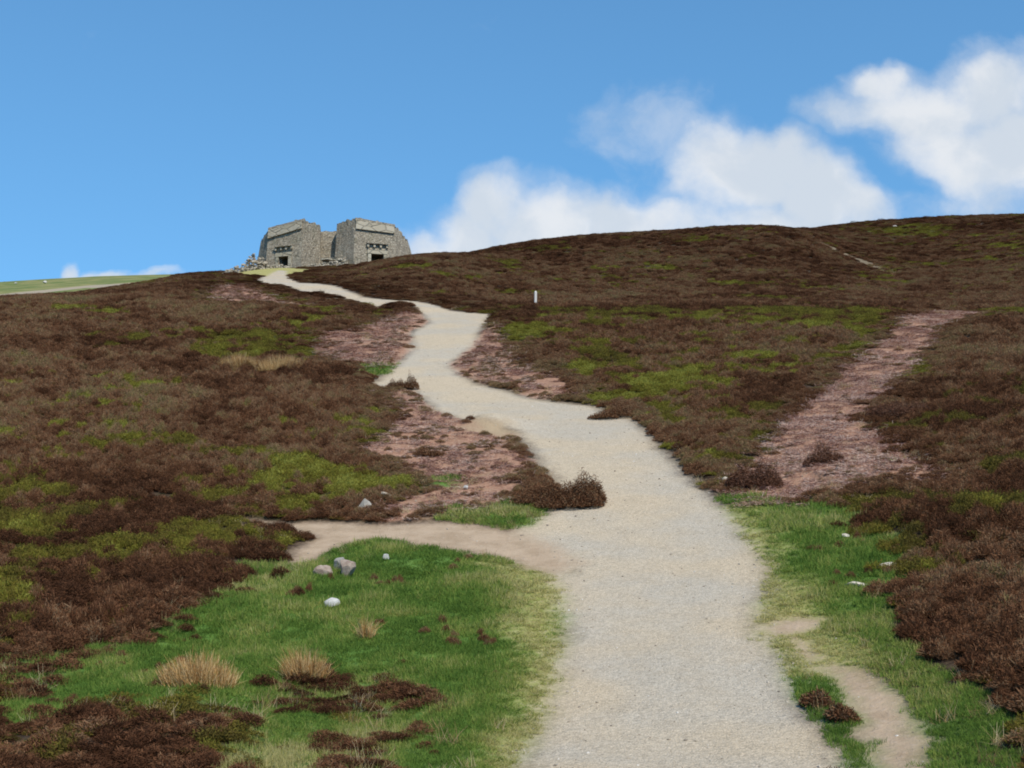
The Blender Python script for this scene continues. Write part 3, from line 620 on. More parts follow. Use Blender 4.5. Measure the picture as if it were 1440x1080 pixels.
rock('boulder', -3.80, 27.2, (0.55, 0.4, 0.42), M_ROCK_PINK, 'squat brownish boulder leaning against the left side of the upright one', 9, 0.9, 0.42, 'boulders at the top of the grass')
rock('boulder', -3.55, 27.75, (0.5, 0.36, 0.34), M_ROCK_GREY, 'dark grey boulder tucked behind the upright pinkish one', 10, 1.6, 0.1, 'boulders at the top of the grass')
rock('stone', 6.26, 24.4, (0.62, 0.34, 0.16), M_ROCK_FAWN, 'long flat fawn stone in the grass right of the path, nearer of two', 13, 0.1, 0.2, 'flat stones in the right hand grass')
rock('stone', 7.12, 25.4, (0.52, 0.3, 0.2), M_ROCK_FAWN, 'wedge shaped fawn stone in the right hand grass, farther of two', 14, 0.3, 0.2, 'flat stones in the right hand grass', (0, -0.25))
rock('stone', -3.68, 33.7, (0.46, 0.35, 0.42), M_ROCK_GREY, 'rounded grey stone below the bright green bilberry bank', 15, 0.4, 0.2)
rock('stone', -3.3, 34.9, (0.5, 0.3, 0.22), M_ROCK_FAWN, 'pale slab under the dark edge of the bright bilberry bank', 16, 0.2, 0.1, tilt=(0, 0.2))
rock('stone', -2.7, 28.75, (0.26, 0.2, 0.16), M_ROCK_WHITE, 'little white stone at the upper edge of the left grass by the dirt track', 17, 1.0, 0.1)
rock('stone', 7.06, 28.26, (0.2, 0.16, 0.14), M_ROCK_FAWN, 'little pale stone at the right edge of the grass below the pink strip', 18, 0.2, 0.05)
rock('stone', -1.24, 35.6, (0.22, 0.18, 0.14), M_ROCK_WHITE, 'tiny white stone on the red brown earth left of the lone bush', 19, 0.7, 0.05)
rock('stone', 5.58, 34.9, (0.26, 0.2, 0.18), M_ROCK_FAWN, 'pale stone where the right path edge meets the pink strip', 20, 0.2, 0.05)
rock('stone', 39.64, 178.0, (0.8, 0.6, 0.4), M_ROCK_GREY, 'pale stone on the skyline where the two hill crests meet', 21, 0.2, 0.05)
rock('stone', 69.5, 235.5, (0.8, 0.6, 0.6), M_ROCK_GREY, 'pale stone just below the far right hand skyline', 22, 0.2, 0.0)
rock('stone', -80.3, 224.5, (0.9, 0.6, 0.6), M_ROCK_WHITE, 'white speck of stone on the far pasture at left, right hand of two', 23, 0.2, 0.0, 'white stones on the far pasture')
rock('stone', -87.2, 229.3, (0.6, 0.6, 0.45), M_ROCK_WHITE, 'white speck of stone on the far pasture at left, left hand of two', 24, 0.2, 0.0, 'white stones on the far pasture')

def sow_pebbles():
    x, y, s = scatter(9, 75, 0.13, 0.0065, 26)
    sd = {k: plan_sd(k, x, y) for k in ('gravel', 'track', 'debris', 'worn', 'grass')}
    z = full_height(x, y, sd['gravel'], sd['track'])
    e = np.abs(sd['gravel']) < 0.5
    p = np.where(sd['gravel'] > -0.35, 0.42 + 0.4 * e, np.where(sd['track'] > 0, 0.22, np.where(sd['debris'] > 0, 0.07, np.where(sd['worn'] > 0, 0.10, np.where(sd['grass'] > 0, 0.006, 0)))))
    k = rng.random(len(x)) < p
    protos = []
    m, nt, out = new_mat('pebble'); b = NB(nt); t = b.attr('tint', True).outputs['Fac']
    nt.links.new(b.bsdf(b.ramp(t, [(0.0, (0.14, 0.115, 0.09)), (0.4, (0.30, 0.25, 0.185)), (0.75, (0.46, 0.40, 0.32)), (1.0, (0.62, 0.59, 0.53))]), 0.9), out.inputs[0])
    for q in (51, 52, 53):
        V, F = rock_np(q, (1.0, 0.8, 0.55), 1); protos.append(mesh_np('pebble', V, F, m))
    size = (0.012 + 0.075 * rng.random(len(x)) ** 5) * np.clip(s / 0.13, 1, 2.5) ** 0.5
    rot = np.stack([rng.normal(0, 0.3, len(x)), rng.normal(0, 0.3, len(x)), rng.random(len(x)) * 6.28], 1)
    cover('pebbles', protos, np.stack([x, y, z], 1)[k], rot[k], np.repeat(size[:, None], 3, 1)[k], np.clip(rng.normal(0.5, 0.22, len(x)), 0, 1)[k],
          'loose pebbles strewn over the gravel path and its edges', 'pebbles')
sow_pebbles()

# ------------------------------------------------------------------ single plants
def plant_mat(name, stops, j): return leaf_mat(name, stops, j, 0.25, False)
M_BUSH = plant_mat('bush_sprigs', HEATHER, 1.2); M_RUST = plant_mat('rusty_sprigs', [(0, (0.07, 0.03, 0.018)), (0.5, (0.16, 0.075, 0.045)), (1, (0.26, 0.15, 0.10))], 1.0)
M_TUSS = plant_mat('tussock_blades', [(0, (0.27, 0.13, 0.04)), (0.45, (0.50, 0.30, 0.115)), (1, (0.70, 0.52, 0.27))], 1.0)
M_STEM = rock_material('woody_stems', (0.06, 0.042, 0.03), (0.12, 0.085, 0.06), (0.1, 0.08, 0.06), 20)
def bush(name, x, y, lumps, label, cat, seed, mat=None, dens=900, group=None, tint=0.4):
    """lumps: (dx, dy, radius, height)"""
    r = np.random.default_rng(seed); z0 = ground_z(x, y)
    t = empty(name, (x, y, z0), label, cat, group)
    parts = []; sp = []
    for dx, dy, rad, h in lumps:
        dz = ground_z(x + dx, y + dy) - z0
        n = int(dens * rad * (rad + h) * 9)
        P = dome_points(n, rad, h * 0.9, r, 0.2)
        jag = 1 + 1.0 * (fbm(P[:, 0] * 6 + seed, P[:, 1] * 7, seed, 3) - 0.5); P[:, 2] *= jag
        D = norm(np.stack([P[:, 0] / rad * 0.7, P[:, 1] / rad * 0.7, 0.3 + 0 * P[:, 0]], 1) + r.normal(size=P.shape) * 0.75)
        off = np.array([dx, dy, dz])
        parts.append(strips(P + off, D, 0.025 + 0.06 * r.random(n) ** 2, 0.0065, 0.005, r))
        k = 24; a = r.random(k) * 6.28
        D2 = norm(np.stack([np.cos(a), np.sin(a), (0.3 + r.random(k)) * h / rad * 0.8], 1))
        sp.append(strips(np.tile(off, (k, 1)), D2, min(rad, h) * 0.75, 0.010, 0.004, r))
    me = strip_mesh('foliage', parts, mat or M_BUSH, r); fattr(me, 'tint', np.full(len(me.vertices), tint)); link('foliage', me, t)
    link('stem', strip_mesh('stem', sp, M_STEM, r), t)
    return t
bush('heather_bush', 1.20, 33.6, [(0.62, 0, 0.38, 0.84), (0.25, 0.1, 0.36, 0.56), (-0.2, 0.05, 0.40, 0.62), (-0.55, 0, 0.33, 0.44), (-0.9, -0.1, 0.35, 0.3), (0.9, 0.05, 0.26, 0.7), (0.3, -0.3, 0.4, 0.42), (0.75, -0.3, 0.33, 0.38), (-0.3, -0.35, 0.4, 0.3)],
     'dark brown heather bush standing by itself on the left edge of the gravel path', 'bush', 61, None, 1500, tint=0.3)
bush('heather_bush', -4.35, 55.6, [(0.15, 0, 0.28, 0.75), (-0.22, 0, 0.4, 0.42), (-0.55, 0.1, 0.45, 0.40)], 'dark ragged heather tuft poking up at the tip of the left bank by the bend', 'bush', 62, None, 900, tint=0.35)
bush('heather_bush', 8.31, 35.5, [(0, 0, 0.3, 0.55), (0.35, 0.1, 0.25, 0.3), (-0.3, 0, 0.22, 0.3)], 'reddish heather tuft left standing in the middle of the pink cut strip', 'bush', 63, M_RUST, 1100)
bush('heather_bush', 6.35, 33.9, [(0, 0, 0.35, 0.75), (-0.5, 0.1, 0.4, 0.6), (0.25, 0.05, 0.3, 0.55)], 'rusty heather bush at the foot of the pink cut strip by the path', 'bush', 64, M_RUST, 1100)
bush('heather_bush', 4.10, 18.15, [(0, 0, 0.16, 0.2), (-0.1, 0.1, 0.12, 0.16)], 'small dark heather plant on the turf between path and side track, farther of two', 'bush', 65, None, 2600, 'small heather plants on the turf', 0.3)
bush('heather_bush', 4.20, 17.45, [(0, 0, 0.16, 0.24), (0.08, -0.08, 0.13, 0.18)], 'small dark heather plant on the turf between path and side track, nearer of two', 'bush', 66, None, 2600, 'small heather plants on the turf', 0.4)
bush('heather_bush', 12.14, 41.6, [(0, 0, 0.6, 0.6), (0.7, 0.1, 0.5, 0.5), (-0.4, 0.4, 0.5, 0.55)], 'rusty brown heather bush at the right edge of the pink cut strip', 'bush', 67, M_RUST, 800)
bush('heather_bush', 3.35, 47.2, [(0, 0, 0.45, 0.35), (0.5, 0.3, 0.5, 0.5), (-0.35, 0, 0.3, 0.2)], 'low dark heather bush overhanging the right bank in the path bend', 'bush', 68, None, 800, tint=0.3)
bush('heather_bush', -2.7, 41.0, [(0, 0, 0.35, 0.3), (0.4, 0, 0.25, 0.2)], 'low brown heather plant on the red earth below the sandy mound', 'bush', 69, None, 900, tint=0.3)

def tussock(x, y, w, h, label, seed, n, group, lean=0.25, ang=0.0):
    r = np.random.default_rng(seed); z0 = ground_z(x, y)
    t = empty('grass_tussock', (x, y, z0), label, 'tussock', group)
    def blades(n, spread, hh, wd):
        a = r.random(n) * 6.28; q = np.sqrt(r.random(n))
        px = q * np.cos(a) * w / 2; py = q * np.sin(a) * w * 0.28
        lx, ly = px * math.cos(ang) - py * math.sin(ang), px * math.sin(ang) + py * math.cos(ang)
        gz = full_height(x + lx, y + ly) - z0
        P = np.stack([lx, ly, gz - 0.01], 1)
        D = norm(np.stack([px / w * 0.7, py / w, np.ones(n)], 1) + r.normal(size=P.shape) * spread + np.array([-lean * 0.3, 0, 0]) + (r.random((n, 1)) < 0.22) * r.normal(size=P.shape) * [0.45, 0.45, 0.1])
        L = hh * (1 - 0.45 * q ** 2) * (0.6 + 0.55 * r.random(n))
        return strips(P, D, L, wd, wd * 0.25, r, 0.22)
    me = strip_mesh('dry_blades', [blades(n, 0.16, h, 0.005)], M_TUSS, r); fattr(me, 'tint', np.full(len(me.vertices), 0.5)); link('dry_blades', me, t)
    me = strip_mesh('green_blades', [blades(n // 4, 0.4, h * 0.5, 0.005)], M_GRASS_OWN, r); fattr(me, 'tint', np.full(len(me.vertices), 0.4)); link('green_blades', me, t)
    return t
M_GRASS_OWN = plant_mat('tussock_green', GRASS, 0.8)
TG = 'straw coloured tussocks in the left grass'
tussock(-4.50, 19.45, 1.02, 0.46, 'long orange straw tussock, widest and leftmost of those in the grass', 71, 1300, TG, 0.3, 0.12)
tussock(-3.10, 20.35, 0.58, 0.52, 'round pale straw tussock, middle one of the three in the grass', 72, 800, TG, 0.2)
tussock(-2.44, 22.6, 0.24, 0.42, 'thin small straw tussock, rightmost and smallest in the grass', 73, 220, TG, 0.0)
TU = 'bleached tussocks on the far heather slope'
tussock(-10.6, 59.9, 2.1, 0.85, 'bleached yellow tussock far up the heather slope, right hand of two', 74, 1800, TU)
tussock(-12.6, 60.4, 1.6, 0.8, 'bleached yellow tussock far up the heather slope, left hand of two', 75, 1400, TU)

# ------------------------------------------------------------------ white marker post
def marker_post():
    x, y = 1.70, 95.0; bm = bmesh.new()
    w, h = 0.085, 1.25
    lv = [(-0.3, w), (h - 0.10, w), (h, w * 0.55)]
    rings = []
    for z, q in lv: rings.append([bm.verts.new((sx * q, sy * q, z)) for sx, sy in ((-1, -1), (1, -1), (1, 1), (-1, 1))])
    for a, b_ in zip(rings, rings[1:]):
        for i in range(4): bm.faces.new((a[i], a[(i + 1) % 4], b_[(i + 1) % 4], b_[i]))
    bm.faces.new(rings[-1]); bm.faces.new(rings[0][::-1])
    bmesh.ops.bevel(bm, geom=[e for e in bm.edges], offset=0.012, segments=2, affect='EDGES')
    me = bpy.data.meshes.new('marker_post'); bm.to_mesh(me); bm.free()
    m, nt, out = new_mat('weathered_white_paint'); b = NB(nt)
    pos = b.n('ShaderNodeTexCoord').outputs['Object']; n = b.noise(pos, 9, 4)
    nt.links.new(b.bsdf(b.mix(b.math('MULTIPLY', b.sm(n, 0.5, 0.75), 0.4), (0.52, 0.485, 0.43), (0.36, 0.32, 0.26)), 0.7), out.inputs[0])
    me.materials.append(m)
    o = link('marker_post', me, None, (x, y, ground_z(x, y))); o.rotation_euler = (0.0, 0.015, 0.2)
    tag(o, 'short white wooden marker post upright in the heather on the terrace', 'post')
marker_post()

# ------------------------------------------------------------------ the ruin on the summit
def masonry(name, dark, mid, light, scale, blockw=1.0, green=0.25, jd=0.15):
    m, nt, out = new_mat(name); b = NB(nt)
    pos = b.n('ShaderNodeTexCoord').outputs['Object']
    mp = b.n('ShaderNodeMapping'); nt.links.new(pos, mp.inputs[0]); mp.inputs['Scale'].default_value = (1 / blockw, 1 / blockw, 1.7)
    v = b.voro(mp.outputs[0], scale); e = b.voro(mp.outputs[0], scale, 'DISTANCE_TO_EDGE')
    sc = b.n('ShaderNodeSeparateColor'); nt.links.new(v.outputs['Color'], sc.inputs[0])
    n1 = b.noise(pos, 0.7, 4, 0.6); n2 = b.noise(pos, 6, 4, 0.6)
    col = b.ramp(b.math('ADD', b.math('MULTIPLY', sc.outputs[0], 0.7), b.math('MULTIPLY', n2, 0.3)), [(0.1, dark), (0.5, mid), (0.95, light)])
    col = b.mix(b.math('MULTIPLY', b.sm(n1, 0.5, 0.7), green), col, (0.14, 0.145, 0.075))
    joint = b.sm(e.outputs['Distance'], 0.01, 0.07)
    col = b.mix(b.math('MULTIPLY_ADD', joint, 1 - jd, jd), (0.085, 0.075, 0.06), col)
    h = b.math('ADD', joint, b.math('MULTIPLY', n2, 0.5))
    nt.links.new(b.bsdf(col, 0.95, b.bump(h, 0.9, 0.12), 0.15), out.inputs[0])
    return m
M_WALL = masonry('rubble_masonry', (0.27, 0.228, 0.165), (0.355, 0.30, 0.22), (0.44, 0.385, 0.29), 3.0)
M_ASHLAR = masonry('dressed_stone', (0.33, 0.285, 0.20), (0.39, 0.34, 0.25), (0.44, 0.395, 0.30), 0.8, 1.4, 0.1, 0.75)
M_SETT = rock_material('rubble_stone', (0.26, 0.215, 0.155), (0.42, 0.365, 0.275), (0.36, 0.35, 0.25), 2.5)
def ruin():
    z0 = 42.75
    t = empty('stone_ruin', (RUIN_AT[0], RUIN_AT[1], z0), 'ruined grey stone summit tower base with two battered bastions, each with a dark doorway', 'ruin')
    DEEP = -2.5
    def face(V, F, a, b_, ta, tb, za, zb, hole=None, nu=28, nv=20, seed=0, rag=0.34):
        """battered wall from foot points a-b to top points ta-tb (heights za, zb); hole = (u0, u1, height)"""
        a = np.array(a); b_ = np.array(b_); ta = np.array(ta); tb = np.array(tb)
        us = np.linspace(0, 1, nu + 1); 
        if hole: us = np.unique(np.concatenate([us, [hole[0], hole[1]]]))
        base = len(V); nV = []
        e = b_ - a; nrm = np.array([e[1], -e[0]]); nrm = nrm / np.linalg.norm(nrm)
        vs = np.linspace(0, 1, nv + 1)
        for v in vs:
            for u in us:
                zt = za + (zb - za) * u + rag * (vnoise(np.array([u * 9 + seed]), np.array([seed * 1.7]), 5)[0] - 0.5) * 2
                f = a + e * u; tp = ta + (tb - ta) * u
                z = DEEP + (zt - DEEP) * v
                if hole and v not in (0.0, 1.0):
                    k = hole[2]; lo = np.linspace(DEEP, k, 9); hi = np.linspace(k, zt, nv - 7)[1:]
                    z = np.concatenate([lo, hi])[int(round(v * nv))]
                w = np.clip((z - DEEP) / (zt - DEEP), 0, 1) ** 1.5
                p = f * (1 - w) + tp * w
                inside = 0 < u < 1
                dis = 0.13 * (fbm(np.array([u * 14.0 + seed * 3]), np.array([z * 2.0]), 21 + seed, 2)[0] - 0.5) if inside else 0
                if hole and abs(u - hole[0]) < 0.06 or hole and abs(u - hole[1]) < 0.06: dis = 0
                p = p + nrm * dis
                nV.append((p[0], p[1], z))
        n = len(us); V.extend(nV)
        for j in range(nv):
            for i in range(n - 1):
                if hole and us[i] >= hole[0] - 1e-6 and us[i + 1] <= hole[1] + 1e-6 and j < 8: continue
                F.append((base + j * n + i, base + j * n + i + 1, base + (j + 1) * n + i + 1, base + (j + 1) * n + i))
        return nrm
    def bastion(foot, tops, zt, door_face, hole, seed, label):
        V, F = [], []; nn = len(foot)
        for i in range(nn):
            j = (i + 1) % nn
            face(V, F, foot[i], foot[j], tops[i], tops[j], zt[i], zt[j], hole if i == door_face else None, seed=seed + i)
        # grassy rubble fill on top
        c = np.mean(tops, 0); base = len(V); ring = []
        for i in range(nn):
            j = (i + 1) % nn
            for k in range(6):
                u = k / 6; p = np.array(tops[i]) * (1 - u) + np.array(tops[j]) * u
                V.append((p[0], p[1], zt[i] * (1 - u) + zt[j] * u - 0.08)); ring.append(len(V) - 1)
        V.append((c[0], c[1], np.mean(zt) - 0.1)); ci = len(V) - 1
        for k in range(len(ring)): F.append((ring[k], ring[(k + 1) % len(ring)], ci))
        w = link('bastion', mesh_np('bastion', V, F, M_WALL), t); w['label'] = label
        # doorway: recess, jambs, lintel; panel and ledges above
        a = np.array(foot[door_face]); b_ = np.array(foot[(door_face + 1) % nn]); ta = np.array(tops[door_face]); tb = np.array(tops[(door_face + 1) % nn])
        za, zb = zt[door_face], zt[(door_face + 1) % nn]
        e = b_ - a; Lf = np.linalg.norm(e); d = e / Lf; nrm = np.array([d[1], -d[0]])
        def surf(u, z):
            zt_ = za + (zb - za) * u; w_ = min(max((z - DEEP) / (zt_ - DEEP), 0), 1) ** 1.5
            p = (a + e * u) * (1 - w_) + (ta + (tb - ta) * u) * w_
            return p
        def slab(u0, u1, z00, z01, z10, z11, front, back, name, parent, mat, nu=12, label=None):
            """bar on the wall: bottom/top heights at u0 (z00,z01) and at u1 (z10,z11)"""
            V, F = [], []
            for i in range(nu + 1):
                s_ = i / nu; u = u0 + (u1 - u0) * s_
                lo = z00 + (z10 - z00) * s_; hi = z01 + (z11 - z01) * s_
                jit = 0.03 * (vnoise(np.array([u * 23.0]), np.array([seed * 1.0]), 3)[0] - 0.5)
                for z, o in ((lo, front + jit), (hi, front + jit), (hi, -back), (lo, -back)):
                    p = surf(u, z) + nrm * o; V.append((p[0], p[1], z))
            for i in range(nu):
                q = i * 4
                for k in range(4): F.append((q + k, q + (k + 1) % 4, q + 4 + (k + 1) % 4, q + 4 + k))
            F.append((0, 3, 2, 1)); q = nu * 4; F.append((q, q + 1, q + 2, q + 3))
            o = link(name, mesh_np(name, V, F, mat), parent)
            if label: o['label'] = label
            return o
        u0, u1, hh = hole; m_ = 0.45 / Lf
        # recess behind the opening
        V, F = [], []
        for dep in (0.02, 2.6):
            for u, z in ((u0, DEEP), (u1, DEEP), (u1, hh), (u0, hh)):
                p = surf(u, z) - nrm * dep; V.append((p[0], p[1], z))
        F = [(0, 4, 5, 1), (1, 5, 6, 2), (2, 6, 7, 3), (3, 7, 4, 0), (4, 7, 6, 5)]
        dr = link('doorway', mesh_np('doorway', V, F, M_WALL), w)
        slab(u0 - m_, u0, DEEP, hh, DEEP, hh, 0.16, 0.05, 'jamb', w, M_ASHLAR, 2)
        slab(u1, u1 + m_, DEEP, hh, DEEP, hh, 0.16, 0.05, 'jamb', w, M_ASHLAR, 2)
        slab(u0 - m_ * 1.2, u1 + m_ * 1.2, hh + 0.005, hh + 0.55, hh + 0.005, hh + 0.55, 0.2, 0.05, 'lintel', w, M_ASHLAR, 6)
        zu = lambda u: za + (zb - za) * u
        # broken bracket course over the lintel
        bu0, bu1 = u0 - m_ * 1.5, u1 + m_ * 1.5
        slab(bu0, bu1, hh + 1.42, hh + 1.62, hh + 1.42, hh + 1.62, 0.5, 0.05, 'ledge', w, M_WALL, 14)
        for q in np.linspace(bu0 + 0.01, bu1 - 0.05, 4):
            slab(q, q + 0.045, hh + 0.95, hh + 1.41, hh + 0.95, hh + 1.41, 0.32, 0.05, 'bracket', w, M_ASHLAR, 2)
        # long pale panel under the wall head, standing proud over a shadowed sill
        pt, pb = 0.30, 1.50
        slab(0.02, 0.97, zu(0.02) - pb, zu(0.02) - pt, zu(0.97) - pb * 0.85, zu(0.97) - pt, 0.30, 0.05, 'panel', w, M_ASHLAR, 20)
        slab(0.0, 1.0, zu(0) - pt + 0.004, zu(0) + 0.12, zu(1) - pt + 0.004, zu(1) + 0.10, 0.18, 0.5, 'coping', w, M_WALL, 20)
        return w
    # left bastion: near corner first, going round to the left
    Lz = BAST_L
    footL = [(-4.6, 0.0), (-10.1, 2.4), (-12.3, 6.0), (-11.2, 11.5), (-2.7, 11.5), (-2.3, 3.2)]
    topL = [(-4.4, 0.4), (-9.8, 2.8), (-11.5, 6.0), (-10.4, 11.0), (-3.0, 11.0), (-2.5, 3.5)]
    bastion(footL[::-1], topL[::-1], Lz[::-1], 4, (0.36, 0.64, DOOR_L), 2, 'left hand bastion with ragged rounded shoulder')
    Rz = BAST_R
    footR = [(8.8, 1.8), (2.8, 0.0), (-0.3, 2.6), (0.3, 11.5), (10.2, 11.5), (11.6, 5.5)]
    topR = [(8.4, 2.2), (2.9, 0.4), (0.0, 2.9), (0.6, 11.0), (8.8, 11.0), (9.9, 5.3)]
    bastion(footR[::-1], topR[::-1], Rz[::-1], 4, (0.40, 0.70, DOOR_R), 12, 'right hand bastion')
    # curtain wall between the bastions with a low platform in front of it
    V, F = [], []
    face(V, F, (-3.0, 4.6), (0.6, 4.6), (-3.0, 4.8), (0.6, 4.8), CURT, CURT - 0.1, seed=31, nu=10)
    b0 = len(V); V += [(-3.0, 4.8, CURT - 0.12), (0.6, 4.8, CURT - 0.2), (0.6, 8.0, CURT - 0.2), (-3.0, 8.0, CURT - 0.12)]; F.append((b0, b0 + 1, b0 + 2, b0 + 3))
    link('curtain_wall', mesh_np('curtain_wall', V, F, M_WALL), t)
    def block(x0, x1, y0, y1, zl, zh, name, mat, jit=0.08, seed=0):
        r = np.random.default_rng(seed); bm = bmesh.new()
        bmesh.ops.create_cube(bm, size=1.0)
        for v in bm.verts:
            v.co = Vector(((x0 + x1) / 2 + v.co.x * (x1 - x0), (y0 + y1) / 2 + v.co.y * (y1 - y0), (zl + zh) / 2 + v.co.z * (zh - zl)))
        bmesh.ops.subdivide_edges(bm, edges=bm.edges, cuts=5, use_grid_fill=True)
        for v in bm.verts: v.co += Vector(r.normal(0, jit * 0.5, 3))
        me = bpy.data.meshes.new(name); bm.to_mesh(me); bm.free(); me.materials.append(mat)
        return link(name, me, t)
    block(-2.0, 1.0, 1.4, 4.5, 1.15, 1.45, 'platform_slab', M_ASHLAR, seed=1)
    block(-1.8, 0.8, 2.2, 4.5, -2.0, 1.14, 'platform_wall', M_WALL, seed=2)
    return t
BAST_L = [6.75, 6.0, 5.0, 4.6, 5.4, 6.5]
BAST_R = [6.35, 6.9, 6.8, 6.0, 5.0, 5.0]
DOOR_L = 1.6; DOOR_R = 1.9; CURT = 6.1
ruin()
def rubble():
    """heaps of fallen stones round the ruin: too many to count"""
    Vs, Fs, o = [], [], 0; r = np.random.default_rng(91)
    heaps = [(-11.6, 1.8, 2.2, 2.4, 300), (-13.8, 1.6, 2.6, 1.1, 150), (-8.0, -0.6, 2.0, 0.5, 40), (0.0, -0.2, 2.6, 0.8, 110), (1.2, 0.4, 0.8, 1.6, 30), (-2.4, -0.6, 1.6, 0.6, 50), (4.5, -1.0, 2.2, 0.25, 30)]
    for hx, hy, hr, hh, n in heaps:
        for _ in range(n):
            a = r.random() * 6.28; q = math.sqrt(r.random()); x = RUIN_AT[0] + hx + hr * q * math.cos(a); y = RUIN_AT[1] + hy + hr * q * math.sin(a) * 0.7
            s = 0.25 + 0.5 * r.random() ** 2
            V, F = rock_np(int(r.integers(1e6)), (s * 1.3, s, s * 0.8), 1)
            c, sn = math.cos(a), math.sin(a); V = np.stack([V[:, 0] * c - V[:, 1] * sn, V[:, 0] * sn + V[:, 1] * c, V[:, 2]], 1)
            z = ground_z_fast(x, y) + hh * (1 - q * q) * r.random() ** 0.7 
            Vs.append(V + [x, y, z]); Fs += [tuple(k + o for k in f) for f in F]; o += len(V)
    me = mesh_np('rubble', np.concatenate(Vs), Fs, M_SETT)
    tag(link('rubble', me), 'pale fallen stones heaped at the foot of the ruin', 'rubble', kind='stuff')
def ground_z_fast(x, y): return float(base_height(np.array([x]), np.array([y]))[0])
rubble()

# ------------------------------------------------------------------ light, sky, camera
SUN_EL, SUN_AZ = R(48), R(152)           # azimuth clockwise from north (+Y): behind the walker, to the right
sd_ = Vector((math.sin(SUN_AZ) * math.cos(SUN_EL), math.cos(SUN_AZ) * math.cos(SUN_EL), math.sin(SUN_EL)))
sl = bpy.data.lights.new('sun', 'SUN'); sl.energy = 3.5; sl.angle = R(0.55); sl.color = (1.0, 0.94, 0.845)
so = bpy.data.objects.new('sun', sl); C.objects.link(so); so.rotation_euler = sd_.to_track_quat('Z', 'Y').to_euler(); so.location = (20, -30, 60)

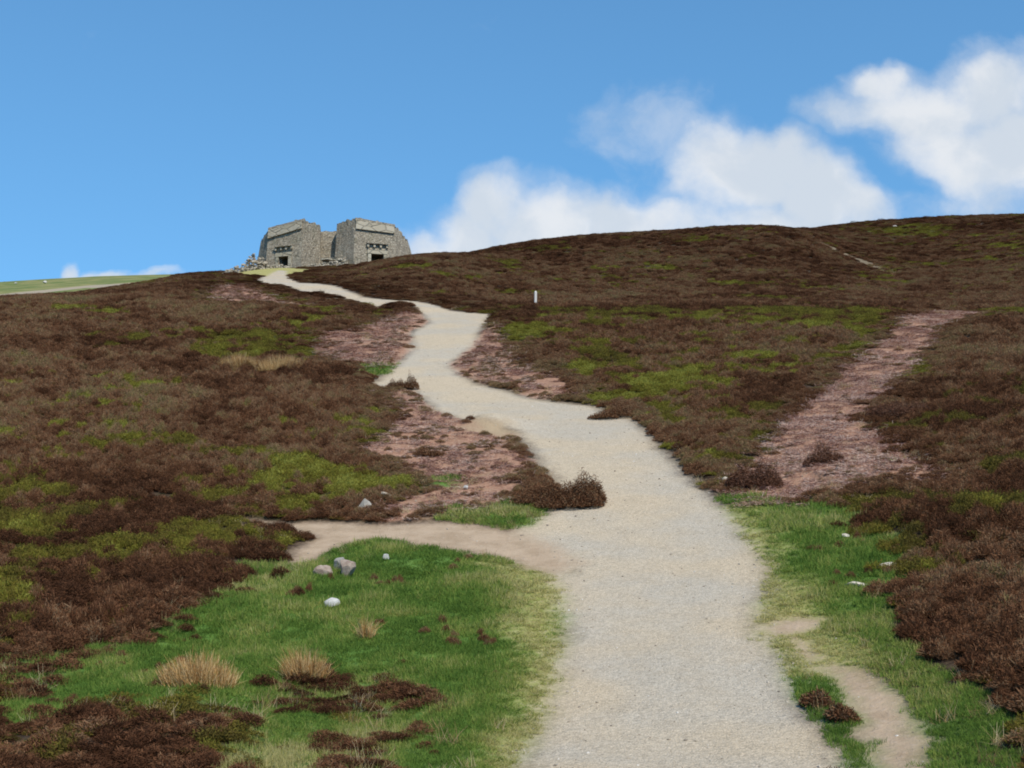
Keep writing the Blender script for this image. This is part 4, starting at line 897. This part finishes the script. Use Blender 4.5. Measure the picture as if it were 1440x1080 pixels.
def sky():
    w = bpy.data.worlds.new('World'); bpy.context.scene.world = w; w.use_nodes = True
    nt = w.node_tree; nt.nodes.clear(); b = NB(nt)
    out = b.n('ShaderNodeOutputWorld'); bg = b.n('ShaderNodeBackground')
    st = b.n('ShaderNodeTexSky', sky_type='NISHITA'); st.sun_disc = False; st.sun_elevation = SUN_EL; st.sun_rotation = SUN_AZ
    st.altitude = 500; st.air_density = 1.0; st.dust_density = 0.0; st.ozone_density = 2.0
    bg.inputs['Strength'].default_value = 0.14
    dirv = b.n('ShaderNodeTexCoord').outputs['Generated']
    lift = b.vmath('NORMALIZE', b.vmath('ADD', b.vmath('MULTIPLY', dirv, (1, 1, 0.7)), (0, 0, 0.17)))
    nt.links.new(lift, st.inputs['Vector'])
    sx = b.n('ShaderNodeSeparateXYZ'); nt.links.new(dirv, sx.inputs[0])
    yy = b.math('MAXIMUM', sx.outputs[1], 0.05)
    u = b.math('DIVIDE', sx.outputs[0], yy); v = b.math('DIVIDE', sx.outputs[2], yy)
    cv = b.n('ShaderNodeCombineXYZ'); nt.links.new(u, cv.inputs[0]); nt.links.new(v, cv.inputs[1])
    # domain warp
    wn = b.n('ShaderNodeTexNoise'); nt.links.new(cv.outputs[0], wn.inputs['Vector']); wn.inputs['Scale'].default_value = 13; wn.inputs['Detail'].default_value = 5
    off = b.vmath('SCALE', b.vmath('SUBTRACT', wn.outputs['Color'], (0.5, 0.5, 0.5)), None); off.node.inputs['Scale'].default_value = 0.055
    q = b.vmath('ADD', cv.outputs[0], off)
    def cover_at(qv):
        tot = None
        for (cu, cv_, ru, rv, rot, wgt) in CLOUDS:
            mp = b.n('ShaderNodeMapping', vector_type='TEXTURE'); nt.links.new(qv, mp.inputs[0])
            mp.inputs['Location'].default_value = (cu, cv_, 0); mp.inputs['Rotation'].default_value = (0, 0, rot); mp.inputs['Scale'].default_value = (ru, rv, 1)
            r2 = b.vmath('LENGTH', mp.outputs[0])
            g = b.math('MULTIPLY', b.math('SUBTRACT', 1.0, b.math('MULTIPLY', r2, r2)), wgt)
            g = b.math('MAXIMUM', g, -1.2)
            tot = g if tot is None else b.n_smax(tot, g)
        return tot
    def smax(a, c):
        nd = b.n('ShaderNodeMath', operation='SMOOTH_MAX'); b.put(nd.inputs[0], a); b.put(nd.inputs[1], c); nd.inputs[2].default_value = 0.25
        return nd.outputs[0]
    b.n_smax = smax
    cov = cover_at(q)
    nz = b.noise(q, 16, 8, 0.58); nz2 = b.noise(cv.outputs[0], 60, 6, 0.62)
    den = b.math('ADD', cov, b.math('MULTIPLY', b.math('SUBTRACT', b.math('ADD', b.math('MULTIPLY', nz, 0.7), b.math('MULTIPLY', nz2, 0.3)), 0.5), 1.5))
    wisp = b.math('ADD', cov, b.math('MULTIPLY', b.math('SUBTRACT', nz, 0.5), 3.0))
    alpha = b.math('MULTIPLY', b.math('MAXIMUM', b.sm(den, -0.2, 0.95), b.math('MULTIPLY', b.sm(wisp, -0.6, 0.8), 0.45)), 0.90)
    # broad soft modelling: thick undersides a little greyer
    shade = b.sm(b.math('ADD', b.noise(q, 11, 6, 0.55), b.math('MULTIPLY', b.math('SUBTRACT', den, 0.6), -0.10)), 0.40, 0.60)
    ccol = b.mix(shade, (3.7, 4.0, 4.35), (4.65, 4.72, 4.8))
    sat = b.n('ShaderNodeHueSaturation'); nt.links.new(st.outputs[0], sat.inputs['Color']); sat.inputs['Saturation'].default_value = SKY_SAT; sat.inputs['Value'].default_value = SKY_VAL
    air = b.vmath('MULTIPLY', sat.outputs[0], SKY_TINT)
    nt.links.new(b.mix(alpha, air, ccol), bg.inputs[0])
    nt.links.new(bg.outputs[0], out.inputs[0])
SKY_SAT, SKY_VAL = 1.0, 1.0
SKY_TINT = (0.57, 0.92, 1.02)
sky()

cam = bpy.data.cameras.new('camera'); cam.sensor_width = 36.0; cam.lens = 36.0 * 1870 / 1440
cam.clip_start = 0.1; cam.clip_end = 12000
co = bpy.data.objects.new('camera', cam); C.objects.link(co); co.location = (0, 0, CAM_Z); co.rotation_euler = (math.pi / 2 + PITCH, 0, 0)
sc = bpy.context.scene; sc.camera = co
sc.view_settings.view_transform = 'Standard'; sc.view_settings.look = 'None'; sc.view_settings.exposure = 0.4; sc.view_settings.gamma = 1.0
sc.cycles.max_bounces = 6; sc.cycles.diffuse_bounces = 3; sc.cycles.transmission_bounces = 3; sc.cycles.use_denoising = True; sc.cycles.filter_width = 1.9
